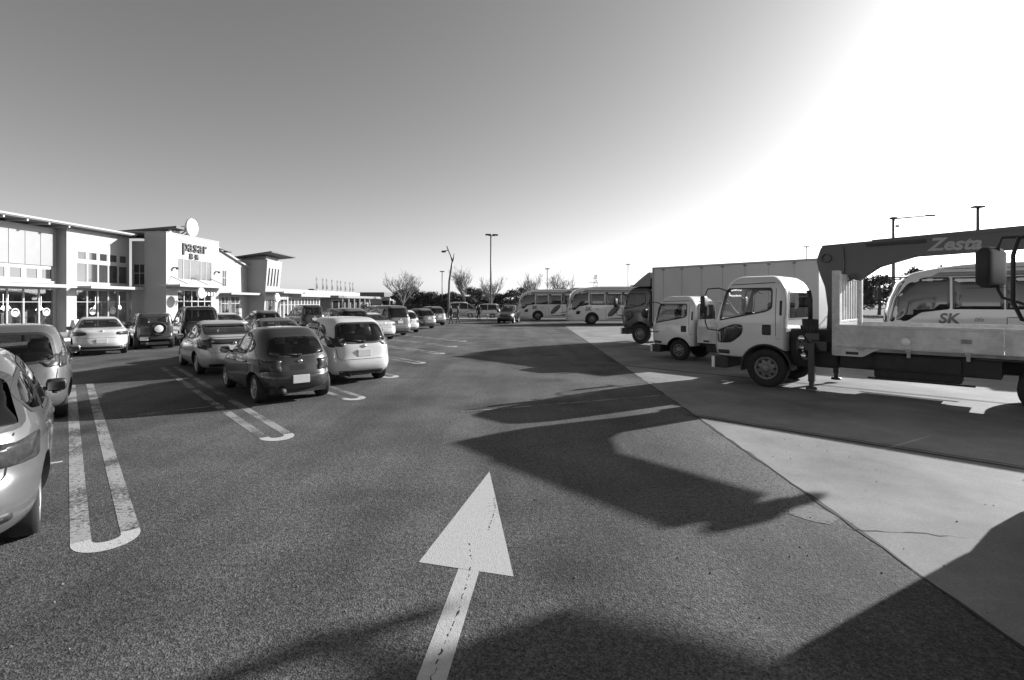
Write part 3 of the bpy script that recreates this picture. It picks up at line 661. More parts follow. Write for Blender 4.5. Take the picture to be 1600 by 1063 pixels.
def offroad_spec(pm):
    return dict(paint=pm, wr=.35, ax=(-1.02, 1.23), track=.80, wells=[(-1.02, .42, .48), (1.23, .42, .48)], n=(9, 6), roof=.05,
        rear=[(.36, -1.42), (.42, -1.52), (.58, -1.54), (.66, -1.48), (1.0, -1.47), (1.2, -1.44), (1.5, -1.39), (1.60, -1.36)],
        front=[(.36, 1.58), (.44, 1.68), (.62, 1.70), (.90, 1.66), (.98, 1.5), (1.02, 1.1), (1.05, .72), (1.2, .60), (1.42, .42), (1.56, .30), (1.60, .22)],
        width=[(.36, .70), (.44, .74), (.6, .755), (.85, .755), (1.0, .74), (1.08, .72), (1.3, .69), (1.5, .655), (1.60, .60)],
        cabin=dict(z=(.80, 1.54), x=(-1.38, .62)), dash=1.05, seats=(.05, -.75),
        side=[dict(p=[(.52, 1.07), (.38, 1.40), (.26, 1.52), (-.28, 1.53), (-.28, 1.06)], r=.05), dict(p=[(-.38, 1.08), (-.38, 1.53), (-1.22, 1.50), (-1.24, 1.10)], r=.07, m=M_GLASS)],
        back=dict(p=[(.58, 1.08), (.54, 1.50), (-.54, 1.50), (-.58, 1.08)], r=.06), screen=dict(p=[(.60, 1.09), (.54, 1.50), (-.54, 1.50), (-.60, 1.09)], r=.05),
        tail=[[(.70, .52), (.56, .52), (.56, .60), (.70, .60)]], head=[[(.42, .70), (.42, .88), (.62, .88), (.62, .70)]], grille=[[(-.36, .70), (.36, .70), (.36, .90), (-.36, .90)]],
        plate=(.42, .48), handle=[(-.2, .96)], mirror=(.42, 1.12), rear_trim=[[(-.70, .40), (.70, .40), (.70, .50), (-.70, .50)]], mirror_m=M_TRIM, rim='five',
        seam=[[(.56, 1.0), (.58, .5)], [(-.33, 1.05), (-.33, .46)]], seam_back=[[(.62, 1.5), (.62, .66), (-.62, .66), (-.62, 1.5)]])
def suv_spec(pm):
    s = wagon_spec(pm)
    up = lambda t: [(z*1.12+.03, x) for z, x in t]
    for k in ('rear', 'front', 'width'): s[k] = up(s[k])
    f2 = lambda p: [(a, b*1.12+.03) for a, b in p]
    s['side'] = [dict(q, p=f2(q['p'])) for q in s['side']]
    for k in ('back', 'screen'): s[k] = dict(s[k], p=f2(s[k]['p']))
    for k in ('tail', 'tail_side', 'head', 'grille', 'rear_trim', 'seam', 'seam_back'): s[k] = [f2(q) for q in s[k]]
    s['cabin'] = dict(z=(.80, 1.62), x=s['cabin']['x']); s['wr'] = .35; s['wells'] = [(-1.30, .42, .52), (1.35, .42, .52)]; s['plate'] = (0, .92); s['badge'] = 1.05
    s['handle'] = [(a, b*1.12+.03) for a, b in s['handle']]; s['mirror'] = (.78, 1.13); s['wiper'] = (0, 1.15, .4, 1.2); s['dash'] = 1.0
    return s

HEAD = 131.0          # parking axis of the slanted bays
KIND = {}
def car_kind(k):
    return {'hatch': hatch_spec, 'mpv': mpv_spec, 'fastback': fastback_spec, 'sedan': sedan_spec, 'wagon': wagon_spec, 'van': van_spec, 'offroad': offroad_spec, 'suv': suv_spec}[k]
NAMES = {'hatch': 'hatchback_car', 'mpv': 'tall_hatchback_car', 'fastback': 'liftback_car', 'sedan': 'sedan_car', 'wagon': 'estate_car', 'van': 'minivan', 'offroad': 'off_road_car', 'suv': 'suv_car'}
def car(kind, pm, at, wheel, label, cat='car', rz=HEAD, group='cars parked in the slanted bays', scale=None):
    """wheel: 'RR' rear right, 'RL' rear left contact, 'RC' middle of the rear axle"""
    if kind not in KIND:
        s = car_kind(kind)(pm); root, bvh = make_car(NAMES[kind], s); KIND[kind] = (root, s, bvh); root['used'] = 0
    root, s, bvh = KIND[kind]
    if root.get('used'):
        o = copy_tree(root, None, {s['paint']: pm} if pm is not s['paint'] else None)
    else: o = root
    root['used'] = 1
    y = {'RR': -1, 'RL': 1, 'RC': 0}[wheel]*(s['track']-.03)
    setat(o, (s['ax'][0], y), at, rz); tag(o, label, cat, group)
    if scale: o.scale = scale
    return o, bvh
# ------------------------------------------------------------------ the ground
LYAW = -1.8            # the lane and the buildings run a little to the right of the view axis
def sheet(name, poly, z, m, parent=None):
    me = bpy.data.meshes.new(name); me.from_pydata([(x, y, z) for x, y in poly], [], [tuple(range(len(poly)))]); me.materials.append(m); me.update()
    return link(name, me, parent)
tag(sheet('parking_ground', [(-2500, -400), (2500, -400), (2500, 4000), (-2500, 4000)], 0, M_ASPH), kind='structure')
conc = sheet('concrete_apron', [(3.02, -25), (3.02, 3), (3.12, 4.7), (3.27, 8.5), (3.47, 14), (3.95, 28), (4.5, 44), (90, 44), (90, -25)], .002, M_CONC); tag(conc, kind='structure')
# crack and dark joint between asphalt and concrete
def strip(name, pts, w, z, m, jit=0.0):
    v = []; f = []
    for i, p in enumerate(pts):
        a = Vector(pts[max(i-1, 0)]); b = Vector(pts[min(i+1, len(pts)-1)]); d = (b-a).normalized(); k = Vector((-d.y, d.x))
        ww = w*(1+random.uniform(-jit, jit)); c = Vector(p)
        v += [(*(c+k*ww*.5), z), (*(c-k*ww*.5), z)]
    for i in range(len(pts)-1): f.append((2*i, 2*i+1, 2*i+3, 2*i+2))
    me = bpy.data.meshes.new(name); me.from_pydata(v, [], f); me.materials.append(m); me.update()
    return link(name, me)
M_CRACK = mat('crack_fill', .03, .9, var=.3, scale=20)
pts = []
y = -2.0
tab = [(-25, 3.02), (3, 3.02), (4.7, 3.12), (8.5, 3.27), (14, 3.47), (28, 3.95), (44, 4.5)]
while y < 30: pts.append((ip(tab, y)+random.uniform(-.012, .012), y)); y += .17+y*.004
tag(strip('pavement_joint', pts, .030, .0045, M_CRACK, .7), kind='structure')
def wander(a, b, n, j):
    out = []
    for i in range(n+1):
        t = i/n; out.append((a[0]+(b[0]-a[0])*t+random.uniform(-j, j), a[1]+(b[1]-a[1])*t+random.uniform(-j, j)))
    return out
# patched repair beside the joint, light mortar
tag(sheet('mortar_patch', [(2.92+.22*math.cos(t*.5236)*random.uniform(.75, 1.15), 4.95+.22*math.sin(t*.5236)*random.uniform(.75, 1.15)) for t in range(12)], .0032, worn_paint('mortar', .17, .80)), kind='structure')
tag(strip('crack', wander((3.06, 4.62), (3.95, 4.45), 9, .025), .012, .0045, M_CRACK, .8), kind='structure')
# slab joints of the concrete apron, parallel to the truck bays
ax = Vector((-math.sin(R(46)), math.cos(R(46)))); nx = Vector((ax.y, -ax.x))
for i, (px, py) in enumerate([(3.15, 9.3), (3.5, 16.5), (3.7, 24)]):
    p = Vector((px, py)); q = p-ax*26
    tag(strip('slab_joint', [p, q], .09, .0045, M_CRACK), kind='structure')
    tag(strip('slab_joint', [p+nx*.12+ax*.0, q+nx*.12], .03, .0050, M_CRACK), kind='structure')

# ------------------------------------------------------------------ painted markings
def bay_marking(end, length, label, lm=None):
    """double line closed by a round end, running along the bay axis"""
    a = R(HEAD-90); d = Vector((-math.sin(a), math.cos(a))); s = Vector((d.y, -d.x)); e = Vector(end)
    root = empty('bay_marking', (0, 0, 0), 0, label, 'road marking', 'double lines between the parking bays')
    W2, w = .17, .14
    for k in (-1, 1):
        sheet('line', [e+d*.30+s*(k*W2-w/2), e+d*.30+s*(k*W2+w/2), e+d*length+s*(k*W2+w/2), e+d*length+s*(k*W2-w/2)], .0022, lm or M_LINE, root)
    out = []; inn = []
    for i in range(17):
        t = math.pi*i/16; ro, ri = W2+w/2, W2-w/2
        out.append(e+d*(.25-ro*1.2*math.sin(t))+s*(-ro*math.cos(t))); inn.append(e+d*(.25-ri*.9*math.sin(t))+s*(-ri*math.cos(t)))
    k = .05
    me = bpy.data.meshes.new('round_end'); n = len(out)
    out = [out[0]+d*k]+out+[out[-1]+d*k]; inn = [inn[0]+d*k]+inn+[inn[-1]+d*k]; n = len(out)
    me.from_pydata([(p.x, p.y, .0022) for p in out]+[(p.x, p.y, .0022) for p in inn], [], [(i, i+1, n+i+1, n+i) for i in range(n-1)])
    me.materials.append(M_LINEF); me.update(); link('round_end', me, root)
    return root
ends = [(-3.36, 4.26), (-3.42, 7.62), (-3.22, 10.75), (-3.2, 13.9), (-3.0, 17.1), (-2.75, 20.2), (-2.6, 23.4), (-2.45, 26.6)]
lab = ['worn double parking line with a round end beside the silver estate car', 'double parking line with a hooked end left of the dark hatchback',
       'double parking line ending behind the dark grey hatchback', 'round line end beside the white tall hatchback rear wheel',
       'first of the faint round line ends beyond the white tall hatchback', 'second of the faint round line ends beyond the white tall hatchback',
       'third of the faint round line ends beyond the white tall hatchback', 'fourth and farthest of the faint round line ends along the lane']
for i, (e, l) in enumerate(zip(ends, lab)): bay_marking(e, 11.2, l, M_LINE if i == 0 else M_FAINT)
# thin stop lines across the bays
a = R(HEAD-90); d = Vector((-math.sin(a), math.cos(a))); s = Vector((d.y, -d.x))
sl = ['thin white stop line across the empty bay beside the silver estate', 'thin white stop line between dark hatchback and silver liftback', 'thin white stop line ahead of the white tall hatchback']
for i in range(3):
    p = Vector(ends[i])+d*6.0
    tag(sheet('stop_line', [p+s*.5, p+s*2.1, p+s*2.1+d*.07, p+s*.5+d*.07], .0022, M_LINE), sl[i], 'road marking', 'thin lines across the bays')
p = Vector(ends[0])+d*3.3
tag(sheet('stop_line', [p-s*.62, p-s*.30, p-s*.30+d*.07, p-s*.62+d*.07], .0022, M_LINEF), 'short white dash on the ground beside the silver estate wheel', 'road marking')
# the big arrow
ar = empty('lane_arrow', (0, 0, 0), 0, 'large cracked white direction arrow painted on the lane', 'road marking')
tip = (-.272, 6.19); bl = (-.735, 4.03); br = (.012, 3.82)
sheet('arrow_head', [tip, bl, (-.40, 3.935), (-.26, 3.895), br], .0022, M_ARROW, ar)
sheet('arrow_shaft', [(-.412, 3.933), (-.250, 3.893), (-.50, 1.2), (-.664, 1.2)], .0022, M_ARROW, ar)
def crack(a, b, n, j, w):
    p = wander(a, b, n*3, j*.6); i = 0
    while i < len(p)-2:
        k = random.choice((2, 3, 4, 5)); q = p[i:i+k]
        if len(q) > 1: o = strip('crack', q, w*random.uniform(.6, 1.4), .0034, M_CRACK, .9); o.parent = ar
        i += k+random.choice((0, 0, 1, 2))
crack((-.318, 3.95), (-.345, 3.45), 9, .018, .007); crack((-.345, 3.45), (-.43, 2.9), 10, .014, .006); crack((-.43, 2.86), (-.55, 1.6), 14, .02, .006)
crack((-.19, 5.35), (-.165, 5.10), 5, .012, .008); crack((-.165, 5.10), (-.215, 4.55), 9, .010, .007); crack((-.36, 4.35), (-.31, 3.98), 6, .012, .006)
# thin pale line across the lane near the trucks
tag(strip('faint_line', [(-.95, 9.55), (3.2, 11.2)], .05, .0024, M_LINE), 'faint thin line across the lane beside the crane truck shadow', 'road marking')

# kerb island at the end of the lane, raised pavement before the shops
def rot_uv(u, v):
    a = R(LYAW); return (u*math.cos(a)-v*math.sin(a), u*math.sin(a)+v*math.cos(a))
m = MB(); m.box(-34, -24.2, 0, 95, -.2, .13, .02); o = m.build('pavement', mat('paving', .32, .8, var=.2, scale=1.2, bump=.2)); o.rotation_euler = (0, 0, R(LYAW)); tag(o, kind='structure')
m = MB(); m.box(-24.2, -24.02, 0, 95, -.2, .15, .02); o = m.build('kerb', mat('kerb_stone', .45, .8, var=.2)); o.rotation_euler = (0, 0, R(LYAW)); tag(o, kind='structure')
m = MB(); m.box(-10, 2.5, 58.2, 60.2, -.2, .16, .04); o = m.build('kerb_island', MATS['kerb_stone']); tag(o, kind='structure')

# ------------------------------------------------------------------ shop building
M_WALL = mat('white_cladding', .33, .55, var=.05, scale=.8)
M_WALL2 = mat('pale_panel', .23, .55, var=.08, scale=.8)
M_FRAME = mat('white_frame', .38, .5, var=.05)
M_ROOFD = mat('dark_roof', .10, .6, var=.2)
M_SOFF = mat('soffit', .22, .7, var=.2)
M_UPANE = mat('upper_glass', .05, .08, coat=1, var=.25, scale=.6)
M_INT = mat('shop_interior', .30, .9, var=.6, scale=2.5)
M_PEND = emit('pendant_shade', 1.0, 5.0)
M_SIGN = mat('sign_black', .02, .5, var=.1)
M_SIGNW = mat('sign_white', .78, .4, var=.05)
BLD = empty('shop_building', (0, 0, 0), LYAW, 'long white shop building with canopy, glass fronts and flared tower', 'building')
def fv(px, u):
    """depth along the lane of the point where a sight line meets the wall plane u"""
    r = (px-800)/800.0; k = math.tan(R(-LYAW)); return u*(1+k*r)/(r-k)
def fz(px, py, u):
    v = fv(px, u); Y = v*math.cos(R(LYAW))+u*math.sin(R(LYAW)); return CAMZ+(472-py)*Y/800.0
def wall(parent, name, axis, c, a0, a1, z0, z1, holes, m, depth=.18, face=1):
    """vertical wall sheet with openings and reveals; axis 'u': wall at u=c running along v; axis 'v': wall at v=c running along u"""
    A = sorted(set([a0, a1]+[h[i] for h in holes for i in (0, 1)])); Z = sorted(set([z0, z1]+[h[i] for h in holes for i in (2, 3)]))
    P = (lambda a, z, d=0: (c-d*face, a, z)) if axis == 'u' else (lambda a, z, d=0: (a, c-d*face, z))
    mb = MB()
    for i in range(len(A)-1):
        for j in range(len(Z)-1):
            am, zm = (A[i]+A[i+1])/2, (Z[j]+Z[j+1])/2
            if any(h[0] < am < h[1] and h[2] < zm < h[3] for h in holes): continue
            mb.add([P(A[i], Z[j]), P(A[i+1], Z[j]), P(A[i+1], Z[j+1]), P(A[i], Z[j+1])], [(0, 1, 2, 3)])
    for h in holes:
        q = [(h[0], h[2]), (h[1], h[2]), (h[1], h[3]), (h[0], h[3])]
        for k in range(4):
            a, b = q[k], q[(k+1) % 4]
            mb.add([P(*a), P(*b), P(*b, depth), P(*a, depth)], [(0, 1, 2, 3)])
    me = mb.mesh(name, m)
    return link(name, me, parent)
def window(parent, axis, c, a0, a1, z0, z1, rows=(), cols=(), m=None, t=.05, face=1, fm=None):
    """one framed window with its panes as children"""
    fm = fm or M_FRAME; e = .004
    mb = MB(); d0, d1 = c-.07*face, c-.012*face
    def bx(p0, p1, q0, q1):
        if axis == 'u': mb.box(d0, d1, p0, p1, q0, q1)
        else: mb.box(p0, p1, d0, d1, q0, q1)
    a0 += e; a1 -= e; z0 += e; z1 -= e
    bx(a0, a0+t, z0, z1); bx(a1-t, a1, z0, z1); bx(a0+t, a1-t, z0, z0+t); bx(a0+t, a1-t, z1-t, z1)
    for r in rows: bx(a0+t, a1-t, r-t*.5, r+t*.5)
    zs = [z0+t]+[x for r in rows for x in (r-t*.5, r+t*.5)]+[z1-t]
    for k in cols:
        for i in range(0, len(zs), 2): bx(k-t*.5, k+t*.5, zs[i], zs[i+1])
    w = mb.build('window', fm, parent)
    As = [a0+t]+[x for k in cols for x in (k-t*.5, k+t*.5)]+[a1-t]
    for i in range(0, len(As), 2):
        for j in range(0, len(zs), 2):
            p = MB(); pd = c-.045*face
            if axis == 'u': p.box(pd-.008, pd+.008, As[i], As[i+1], zs[j], zs[j+1])
            else: p.box(As[i], As[i+1], pd-.008, pd+.008, zs[j], zs[j+1])
            p.build('pane', m or M_UPANE, w)
    return w
def slab(parent, name, u0, u1, v0, v1, z0, z1, m, c=.02):
    mb = MB(); mb.box(u0, u1, v0, v1, z0, z1, c); return mb.build(name, m, parent)

uA, uB, uC, uE = -30.25, -29.6, -26.8, -25.2
vB0 = fv(104, uB); vB1 = fv(202, uB); vC1 = fv(342, uC)
vA0 = 6.0
# --- wing A (left edge)
spA = .98
edges = [vB0-.18-spA*i for i in range(28)]; edges = [e for e in edges if e > vA0+.3]
holesA = []
for i in range(len(edges)-1):
    holesA += [(edges[i+1]+.014, edges[i]-.014, .55, 2.85)]; holesA += [(edges[i+1]+.10, edges[i]-.10, 3.45, 4.15)]
wall(BLD, 'wall', 'u', uA, vA0, vB0, 0, 6.75, holesA, M_WALL)
for k, h in enumerate(holesA):
    if k % 2 == 0: window(BLD, 'u', uA, h[0], h[1], h[2], h[3], rows=(2.05,), m=M_WGLASS, t=.032)
    else: window(BLD, 'u', uA, h[0], h[1], h[2], h[3], m=M_UPANE, t=.05)
# white cladding panels above
for i in range(len(edges)-1):
    mb = MB(); mb.box(uA+.003, uA+.07, edges[i+1]+.012, edges[i]-.012, 4.32, 6.35, .01); mb.build('cladding_panel', M_WALL2, BLD)
slab(BLD, 'sill_band', uA+.003, uA+.14, vA0, vB0-.2, 3.20, 3.36, M_WALL)
# roof overhang over A and B with ribs below
slab(BLD, 'roof', uA-6, uB+.75, vA0, vB1-.2, 6.93, 7.05, M_WALL)
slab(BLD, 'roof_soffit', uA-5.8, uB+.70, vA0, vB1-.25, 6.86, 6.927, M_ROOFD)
v = vB0-.5
while v > vA0: slab(BLD, 'roof_rib', uA+.004, uB+.66, v-.05, v+.05, 6.74, 6.857, M_GALV, .01); v -= 1.35
# --- wing B
bw = (vB1-.15-fv(119, uB))/5; b0 = fv(119, uB); holesB = []
for i in range(5):
    holesB += [(b0+bw*i+.014, b0+bw*(i+1)-.014, .35, 2.85), (b0+bw*i+.03, b0+bw*(i+1)-.03, 3.35, 4.65), (b0+bw*i+.10, b0+bw*(i+1)-.10, 4.86, 5.42)]
wall(BLD, 'wall', 'u', uB, vB0, vB1, 0, 6.85, holesB, M_WALL)
wall(BLD, 'wall', 'v', vB0, uA-.02, uB, 0, 6.85, [], M_WALL, face=-1)
for k, h in enumerate(holesB): window(BLD, 'u', uB, *h, rows=(2.05,) if k % 3 == 0 else (), m=M_WGLASS if k % 3 == 0 else M_UPANE, t=.035)
# canopies
def canopy(u0, u1, v0, v1, z, brackets=0):
    slab(BLD, 'canopy', u0, u1, v0, v1, z, z+.11, M_FRAME, .015); slab(BLD, 'canopy_fascia', u1-.01, u1+.06, v0-.03, v1+.03, z-.05, z+.15, M_WALL, .01)
    for i in range(brackets):
        v = v0+(v1-v0)*(i+.5)/brackets; mb = MB(); mb.tube([(u0, v, z+.75), (u1-.1, v, z+.12)], .03, 6); mb.build('canopy_rod', M_GALV, BLD)
canopy(uA+.004, uA+1.5, vA0, vB0-.25, 2.98)
canopy(uB+.004, uB+1.15, vB0+.5, vB1+.05, 2.98)
# --- return wall and entrance block C
vC0 = vB1
ws = lambda px, vv: (lambda r: (vv*r+0*vv))((px-800)/800.0)
u202, u230 = uB, uB+1.15
wall(BLD, 'wall', 'v', vC0+.25, u202, u230, 0, 6.6, [(u202+.10, u230-.10, 3.3, 4.9)], M_WALL, face=-1)
window(BLD, 'v', vC0+.25, u202+.10, u230-.10, 3.3, 4.9, rows=(4.2,), cols=((u202+u230)/2,), face=-1, m=M_BGLASS)
wall(BLD, 'wall', 'v', vC0, u230, uC, 0, 7.2, [], M_WALL, face=-1)
hC = [(fv(277, uC), fv(331, uC), 3.75, 5.45), (fv(277, uC), fv(331, uC), .13, 3.0)]
wall(BLD, 'wall', 'u', uC, vC0, vC1, 0, 7.2, hC, M_WALL)
cc = [fv(x, uC) for x in (287, 297, 314, 322)]
window(BLD, 'u', uC, *hC[0], cols=cc, m=mat('entrance_upper_glass', .11, .12, coat=1, var=.15), t=.07)
window(BLD, 'u', uC, *hC[1], rows=(2.1,), cols=[fv(x, uC) for x in (288, 300, 310, 320)], m=M_WGLASS, t=.08)
wall(BLD, 'wall', 'v', vC1, uC-5, uC, 0, 7.2, [], M_WALL, face=1)
slab(BLD, 'parapet_cap', uC-4.6, uC+.04, vC0-.04, vC1+.04, 7.205, 7.28, M_WALL)
canopy(uC+.004, uC+1.5, vC0-.7, vC1+.2, 3.22, 3)
for px in (271, 337):
    mb = MB(); vv = fv(px, uC); mb.box(uC+.01, uC+.25, vv-.08, vv+.08, 4.6, 4.68, .01); mb.lathe([(.09, 0), (.11, .16), (.001, .17)], axis='z', c=(uC+.3, vv, 4.5), n=10); mb.build('wall_lamp', M_TRIM, BLD)
# mono-pitch roof behind the parapet
mb = MB(); mb.add([(uC-6.0, vC0+1.6, 7.32), (uC-.35, vC0+1.6, 7.75), (uC-.35, vC0+2.9, 7.75), (uC-6.0, vC0+2.9, 7.32), (uC-6.0, vC0+1.6, 7.50), (uC-.35, vC0+1.6, 7.93), (uC-.35, vC0+2.9, 7.93), (uC-6.0, vC0+2.9, 7.50)],
   [(0, 1, 2, 3), (4, 5, 6, 7), (0, 1, 5, 4), (1, 2, 6, 5), (2, 3, 7, 6), (3, 0, 4, 7)]); mb.build('upper_roof', M_ROOFD, BLD)
wall(BLD, 'clerestory_wall', 'v', vC0+1.9, uC-5.8, uC-.7, 7.0, 7.4, [], M_SOFF, face=-1)
for i in range(6): slab(BLD, 'roof_rib', uC-5.5+i*.9, uC-5.4+i*.9, vC0+1.62, vC0+1.88, 7.05, 7.33+i*.062, M_GALV, .005)
# --- block D with falling roof line
uD = uC-.35; vD1 = fv(379, uD); zD0, zD1 = 6.75, 5.55
h = (fv(347, uD), fv(354, uD), 3.35, 4.9)
mb = MB(); 
mb.add([(uD, vC1+.002, 0), (uD, h[0], 0), (uD, h[0], 6.6), (uD, vC1+.002, 6.75)], [(0, 1, 2, 3)])
zt = lambda v: zD0+(zD1-zD0)*(v-vC1)/(vD1-vC1)
mb.v = []; mb.f = []; mb.m = []; mb.sm = []
def colu(a, b, z0, z1a, z1b): mb.add([(uD, a, z0), (uD, b, z0), (uD, b, z1b), (uD, a, z1a)], [(0, 1, 2, 3)])
colu(vC1+.002, h[0], 0, zt(vC1), zt(h[0])); colu(h[0], h[1], 0, 3.35, 3.35); colu(h[0], h[1], 4.9, zt(h[0]), zt(h[1])); colu(h[1], vD1+2.5, 0, zt(h[1]), zt(vD1+2.5))
mb.build('wall', M_WALL, BLD)
window(BLD, 'u', uD, *h, rows=(4.2,), cols=((h[0]+h[1])/2,), m=M_BGLASS)
mb = MB(); mb.add([(uD-5, vC1+.01, zD0), (uD+.25, vC1+.01, zD0), (uD+.25, vD1+2.5, zt(vD1+2.5)), (uD-5, vD1+2.5, zt(vD1+2.5)), (uD-5, vC1+.01, zD0+.14), (uD+.25, vC1+.01, zD0+.14), (uD+.25, vD1+2.5, zt(vD1+2.5)+.14), (uD-5, vD1+2.5, zt(vD1+2.5)+.14)],
   [(0, 1, 2, 3), (4, 5, 6, 7), (0, 1, 5, 4), (1, 2, 6, 5), (2, 3, 7, 6), (3, 0, 4, 7)]); mb.build('sloping_roof', M_FRAME, BLD)
mb = MB(); vv = vC1+.5; mb.tube([(uD+.1, vC1+.02, zD0+.05), (uD+.7, vC1+.5, zD0-.25)], .05, 6); mb.box(uD+.55, uD+.95, vC1+.3, vC1+.9, zD0-.36, zD0-.24, .03); mb.build('flood_lamp', M_TRIM, BLD)
canopy(uD+.004, uD+1.3, vC1+.2, vD1+1.0, 2.75)
for px0, px1 in ((343, 355), (358, 372)): window(BLD, 'u', uD+.16, fv(px0, uD), fv(px1, uD), .5, 2.6, rows=(1.9,), cols=((fv(px0, uD)+fv(px1, uD))/2,), m=M_WGLASS)
# --- flared tower E
vE0 = fv(418, uE); vE1 = fv(441, uE)
uEl = uE-2.75; mb = MB(); zb, zt_ = .13, 6.15
b_in = .42
vs_ = [(uEl, vE0, zb), (uE-b_in, vE0, zb), (uE-b_in, vE1-.4, zb), (uEl, vE1-.4, zb), (uEl, vE0, zt_), (uE, vE0, zt_), (uE, vE1, zt_), (uEl, vE1, zt_)]
mb.add(vs_, [(0, 1, 5, 4), (2, 3, 7, 6), (3, 0, 4, 7), (4, 5, 6, 7), (1, 2, 6, 5)]); mb.build('tower', M_WALL, BLD)
for i in range(4):
    v0 = vE0+(vE1-vE0)*(.13+.2*i); v1 = v0+.24; f = lambda z: uE-b_in+b_in*(z-zb)/(zt_-zb)
    mb = MB(); z0, z1 = 3.6, 5.35; mb.add([(f(z0)-.06, v0-.12, z0), (f(z0)-.06, v1-.12, z0), (f(z1)-.06, v1, z1), (f(z1)-.06, v0, z1), (f(z0)+.012, v0-.12, z0), (f(z0)+.012, v1-.12, z0), (f(z1)+.012, v1, z1), (f(z1)+.012, v0, z1)],
        [(0, 1, 2, 3), (4, 5, 6, 7), (0, 1, 5, 4), (1, 2, 6, 5), (2, 3, 7, 6), (3, 0, 4, 7)]); mb.build('slot_window', M_BGLASS, BLD)
mb = MB(); zz = 6.35; mb.add([(uEl-.5, vE0-.5, zz-.1), (uE+.7, vE0-.6, zz+.45), (uE+.9, vE1+1.2, zz+.3), (uEl-.5, vE1+.9, zz-.1), (uEl-.5, vE0-.5, zz+.02), (uE+.7, vE0-.6, zz+.57), (uE+.9, vE1+1.2, zz+.42), (uEl-.5, vE1+.9, zz+.02)],
   [(0, 1, 2, 3), (4, 5, 6, 7), (0, 1, 5, 4), (1, 2, 6, 5), (2, 3, 7, 6), (3, 0, 4, 7)]); mb.build('tower_roof', M_ROOFD, BLD)
mb = MB(); mb.box(uEl+.2, uE-.3, vE0+.3, vE1-.3, 6.1, 6.5); mb.build('tower_neck', M_SOFF, BLD)
canopy(uE-.30, uE+1.5, vE0+.1, vE1+2.8, 2.95)
window(BLD, 'u', uE-.17, fv(421, uE), fv(433, uE), .3, 2.3, cols=((fv(421, uE)+fv(433, uE))/2,), m=M_WGLASS)
# --- low wing F
uF = uE-.4; vF1 = fv(500, uF); hF = []
n = 12; st = (vF1-vE1-.6)/n
for i in range(n): hF.append((vE1+.4+st*i+.1, vE1+.4+st*(i+1)-.1, .3, 2.45))
wall(BLD, 'wall', 'u', uF, vE1+.002, vF1, 0, 3.1, hF, M_WALL)
for q in hF: window(BLD, 'u', uF, *q, rows=(1.75,), cols=((q[0]+q[1])/2,), m=M_WGLASS)
slab(BLD, 'canopy_fascia', uF-5, uF+1.1, vE1+2.9, vF1+.5, 2.62, 3.05, M_WALL)
slab(BLD, 'roof', uF-6, uF-.5, vE1-.2, vF1, 3.1, 3.45, M_WALL)
# interior: floor, back wall, counters
slab(BLD, 'inner_floor', uA-6, uA-.2, vA0+.2, vB1, 0, .06, M_INT); slab(BLD, 'inner_wall', uA-6.2, uA-6, vA0+.2, vC1, 0, 6.6, M_INT)
slab(BLD, 'inner_ceiling', uA-6, uA-.2, vA0+.2, vC1, 2.95, 3.1, M_INT)
slab(BLD, 'inner_wall', uC-5, uC-4.9, vC0, vC1, 0, 3.2, M_INT); slab(BLD, 'inner_ceiling', uC-4.9, uC-.2, vC0+.01, vC1-.01, 3.1, 3.2, M_INT)
slab(BLD, 'inner_wall', uF-4, uF-3.9, vC1, vF1, 0, 3.0, M_INT); slab(BLD, 'inner_ceiling', uF-3.9, uF-.2, vE1, vF1, 2.9, 3.0, M_INT)
rr = random.Random(3)
for i in range(26):
    v = vA0+8+i*(vB1-vA0-8.5)/26; h = rr.uniform(.6, 1.5); uu = uA-rr.uniform(1.0, 3.4)
    slab(BLD, 'display_shelf', uu-.3, uu+.3, v-.35, v+.35, .06, h, mat('goods_%d' % (i % 4), (.5, .12, .3, .05)[i % 4], .7, var=.6, scale=6))
for i in range(18):
    v = fv(12, uA)+.6+i*.72; uu = uA-.9-.6*(i % 3); mb = MB(); mb.lathe([(.02, .20), (.04, .18), (.12, .05), (.13, 0)], axis="z", n=12); mb.tube([(0, 0, .27), (0, 0, .9)], .008, 5)
    o = mb.build('pendant_lamp', M_PEND, BLD); o.location = (uu, v, 1.62-.10*(i % 2))

# pale round decals in the shop windows
mb = MB(); mb.lathe([(.18, -.012), (.26, -.012), (.26, 0), (.18, 0), (.18, -.012)], axis='x', n=22); mb.lathe([(.15, .004), (.13, .008), (.001, .008)], axis='x', c=(0, 0, -.05), n=14)
dm = mb.mesh('wreath_decal', mat('decal_white', .6, .6, var=.35, scale=12))
dl = ['pale round wreath decal in the shop window at the picture edge', 'pale round wreath decal in the second pane of the left wing', 'pale round wreath decal in the glass front behind the white sedan', 'right pale round wreath decal behind the white sedan roof']
mids = [((h[0]+h[1])/2) for h in holesA[::2]]+[((h[0]+h[1])/2) for h in holesB[::3]]
for (px, u, l) in ((19, uA, dl[0]), (65, uA, dl[1]), (147, uB, dl[2]), (179, uB, dl[3])):
    o = link('wreath_decal', dm); x, y = rot_uv(u-.030, min(mids, key=lambda a: abs(a-fv(px, u)))); o.location = (x, y, 1.42); o.rotation_euler = (0, 0, R(LYAW)); tag(o, l, 'window decal', 'wreath decals in the shop windows')

